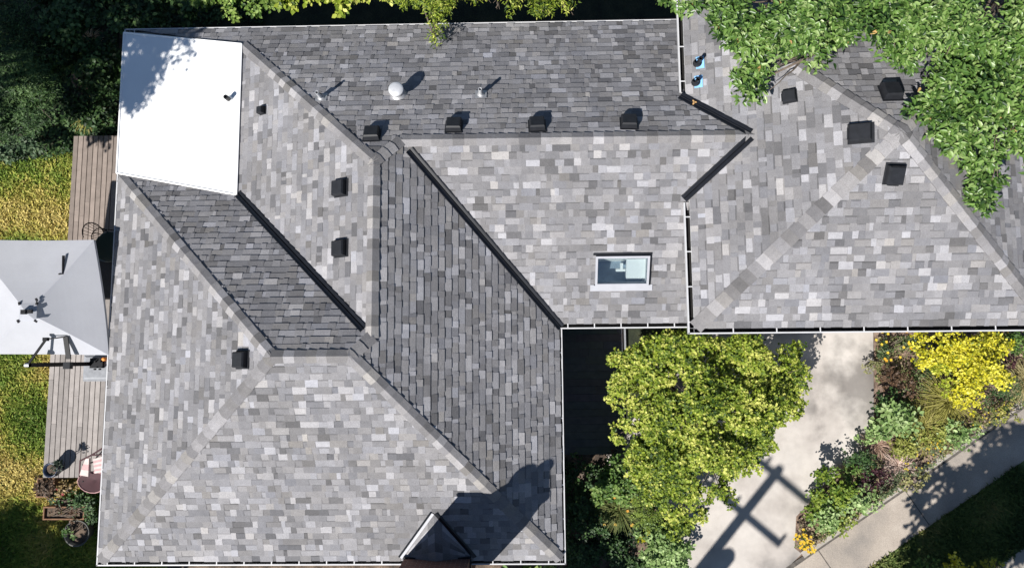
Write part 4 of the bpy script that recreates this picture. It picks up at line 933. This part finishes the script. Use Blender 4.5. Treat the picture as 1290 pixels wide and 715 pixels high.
pad(mb, (p0, p1, p2, p3), .07, 3); mb.build('arm_cushion', M['cushion'], rc)
mb = MB(); pad(mb, (at((117, 578), -1.2), at((119, 596), -1.35), at((131, 594), -1.35), at((131, 574), -1.2)), .07, 7); mb.build('back_cushion', M['cushion'], rc)
mb = MB(); mb.tube([at((101, 580), -1.1), at((115, 573), -1.0), at((131, 563), -.95)], .022, 8); mb.tube([at((114, 573), -1.0), at((131, 572), -1.0)], .018, 8); mb.tube([at((101, 580), -1.1), at((100, 600), -1.5)], .018, 8); mb.build('frame', M['maroon'], rc)
for p in ((104, 585), (104, 606), (132, 606), (132, 585)):
    q = at(p, -1.6); mb = MB(); mb.tube([q, Vector((q.x, q.y, DZ if q.y > -3.5 else GZ))], .018, 6); mb.build('leg', M['iron'], rc)

# planters, pots and plants at the deck end
def planter(px, z0, w, d, h, label, rim='wood'):
    c = at(px, z0 + h); r = empty('planter_box', (c.x, c.y, z0), label, 'planter', 'cedar planters at the deck end')
    X = Matrix.Translation((c.x, c.y, z0)); mb = MB(); t = .035
    mb.box((-w / 2, -d / 2, 0), (w / 2, -d / 2 + t, h), M=X); mb.box((-w / 2, d / 2 - t, 0), (w / 2, d / 2, h), M=X); mb.box((-w / 2, -d / 2 + t, 0), (-w / 2 + t, d / 2 - t, h), M=X); mb.box((w / 2 - t, -d / 2 + t, 0), (w / 2, d / 2 - t, h), M=X)
    mb.build('box', M['wood'], r); mb = MB(); mb.box((-w / 2 + t, -d / 2 + t, .02), (w / 2 - t, d / 2 - t, h - .06), M=X); mb.build('soil', M['soil'], r); return r, c
planter((57, 614), GZ, .48, .5, .5, 'square cedar planter at the lawn corner of the deck')
planter((80, 646), GZ, 1.1, .34, .45, 'long cedar planter below the deck end')
shrub('potted_plant', [((57, 613), -2.12, 10), ((51, 607), -2.12, 7), ((62, 619), -2.12, 7)], 'withered brown plant in the square cedar planter', BROWN, .07, 120, cat='plant')
shrub('potted_plant', [((70, 646), -2.15, 7), ((83, 643), -2.15, 8), ((95, 648), -2.15, 7)], 'russet and green seedlings in the long cedar planter', [(.07, .035, .02), (.11, .06, .03), (.05, .07, .02)], .06, 140, cat='plant')
shrub('potted_plant', [((83, 618), -2.0, 9), ((92, 612), -2.0, 7), ((78, 610), -2.05, 6)], 'straw coloured plant with red blooms beside the maroon chair', [(.16, .12, .04), (.3, .2, .08), (.4, .28, .14)], .08, 60, cat='plant', flowers=(2, [(.3, .02, .03)], .045))
shrub('border_shrub', [((75, 630), -2.2, 10), ((95, 628), -2.2, 12), ((112, 633), -2.2, 12), ((115, 648), -2.2, 9)], 'dark green plants growing between the two cedar planters', DARK, .07, 120)
bp = at((70, 590), -1.85); r = empty('blue_pot', (bp.x, bp.y, DZ), 'dark blue glazed pot at the end of the deck', 'pot')
mb = MB(); mb.lathe([(0, 0), (.12, 0), (.19, .2), (.17, .34), (.19, .36), (.16, .36), (.15, .3), (0, .3)], Matrix.Translation((bp.x, bp.y, DZ)), 20); mb.build('vessel', M['blue_pot'], r, True)
mb = MB(); mb.lathe([(.14, .302), (0, .305)], Matrix.Translation((bp.x, bp.y, DZ)), 14); mb.build('soil', M['soil'], r)
shrub('potted_plant', [((70, 589), -1.55, 8)], 'dark leafy plant filling the dark blue glazed pot', [(.01, .02, .015), (.03, .05, .03), (.06, .08, .05)], .07, 150, cat='plant')
gp = at((97, 671), -2.3); r = empty('round_pot', (gp.x, gp.y, GZ), 'wide round grey pot on the shaded lawn', 'pot')
mb = MB(); mb.lathe([(0, 0), (.22, 0), (.33, .38), (.345, .42), (.31, .42), (.29, .33), (0, .33)], Matrix.Translation((gp.x, gp.y, GZ)), 28); mb.build('vessel', M['tan_pot'], r, True)
mb = MB(); mb.lathe([(.285, .332), (0, .34)], Matrix.Translation((gp.x, gp.y, GZ)), 20); mb.build('soil', M['soil'], r)
shrub('potted_plant', [((95, 671), -2.2, 8), ((84, 671), -2.25, 5), ((90, 666), -2.2, 5)], 'small green plant in the wide round grey pot', [(.04, .1, .02), (.1, .18, .05), (.17, .25, .08)], .07, 70, cat='plant')

fl = atp((873, 131), PL['N']); a = np.arange(3) * 2.1
o = leaf_mesh('fallen_leaf', np.tile(np.array([tuple(fl + Vector((0, 0, .1)))]), (3, 1)), np.stack([np.cos(a), np.sin(a), np.zeros(3)], 1), np.tile(np.array([0, 0, 1.0]), (3, 1)), np.full(3, .065), np.tile(np.array([(.6, .36, .15)]), (3, 1)), T_ROUND, M['petal'], None)
tag(o, 'single dry orange leaf lying in the black valley under the pipes', 'leaf')
# low growth covering the bed between the plants
def cover(name, poly, n, pal, size, label):
    xs = [p[0] for p in poly]; ys = [p[1] for p in poly]; out = []
    while len(out) < n:
        x, y = rnd.uniform(min(xs), max(xs)), rnd.uniform(min(ys), max(ys)); c = False
        for i in range(len(poly)):
            (x0, y0), (x1, y1) = poly[i - 1][:2], poly[i][:2]
            if (y0 > y) != (y1 > y) and x < (x1 - x0) * (y - y0) / (y1 - y0) + x0: c = not c
        if c and noise.noise(Vector((x * 1.7, y * 1.7, 3))) > rnd.uniform(-.5, .25): out.append((x, y, GZ + rnd.uniform(.0, .12)))
    pos = np.array(out); a = rng.uniform(0, 6.28, n)
    tip = np.stack([np.cos(a), np.sin(a), rng.uniform(0, .6, n)], 1); nor = np.array([0, 0, 1.0]) + rng.normal(size=(n, 3)) * .4
    o = leaf_mesh(name, pos, tip, nor, size * rng.uniform(.5, 1.3, n), mixcol(pal, .5 + .9 * vnoise(pos, 1.3, 9) + rng.normal(size=n) * .22), T_ROUND, M['leaf'], None)
    return tag(o, label, 'ground cover', None, 'stuff')
cover('bed_ground_cover', P([(1103, 424), (1300, 424), (1300, 500), (1015, 694), (1004, 690), (1006, 652), (1042, 614), (1088, 574), (1103, 542)]), 14000, [(.05, .09, .03), (.13, .18, .06), (.24, .25, .1), (.28, .2, .12), (.36, .28, .2)], .06, 'mixed low weeds and dry litter covering the garden bed')
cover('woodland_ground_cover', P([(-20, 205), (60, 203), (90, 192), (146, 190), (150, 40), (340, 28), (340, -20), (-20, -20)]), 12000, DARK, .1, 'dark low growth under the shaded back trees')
cover('border_ground_cover', P([(712, 580), (765, 588), (800, 610), (866, 690), (855, 760), (712, 760)]), 9000, DARK + [(.07, .1, .04)], .08, 'dark low plants covering the shaded border beside the house corner')
# utility pole beyond the bottom edge: its shadow crosses the driveway
H = 9.2; tipg = at((982, 590), GZ); cc = 1 / math.tan(SUN_EL); hd = Vector((math.cos(SUN_AZ), math.sin(SUN_AZ), 0))
pb = Vector((tipg.x, tipg.y, 0)) - hd * (H * cc)
up_ = empty('utility_pole', (pb.x, pb.y, GZ), 'wooden utility pole beyond the bottom edge whose crossed shadow lies on the driveway', 'pole')
mb = MB(); mb.tube([(pb.x, pb.y, GZ), (pb.x, pb.y, GZ + H)], [.17, .12], 12); mb.build('pole_shaft', M['polewood'], up_, True)
side = Vector((-hd.y, hd.x, 0))
for gpx, half in (((972, 602), 1.15), ((928, 648), 1.22)):
    g = at(gpx, GZ); h = ((Vector((g.x, g.y, 0)) - pb).dot(hd)) / cc; c = Vector((pb.x, pb.y, GZ + h)) + hd * .15
    mb = MB(); X = Matrix.Translation(c) @ Matrix((side, hd, Vector((0, 0, 1)))).transposed().to_4x4()
    mb.box((-half, -.05, -.06), (half, .05, .06), M=X); mb.build('crossarm', M['polewood'], up_)
    for s in (-half + .06, half - .06, .35):
        mb = MB(); mb.lathe([(.03, .06), (.05, .1), (.03, .14), (.055, .18), (.04, .26), (0, .27)], X @ Matrix.Translation((s, 0, 0)), 10); mb.build('insulator', M['grey_plastic'], up_, True)
g = at((892, 696), GZ); h = ((Vector((g.x, g.y, 0)) - pb).dot(hd)) / cc
mb = MB(); mb.lathe([(0, 0), (.2, 0), (.21, .65), (.17, .72), (0, .74)], Matrix.Translation(Vector((pb.x, pb.y, GZ + h - .4)) - side * .33), 16); mb.build('transformer', M['grey_plastic'], up_, True)
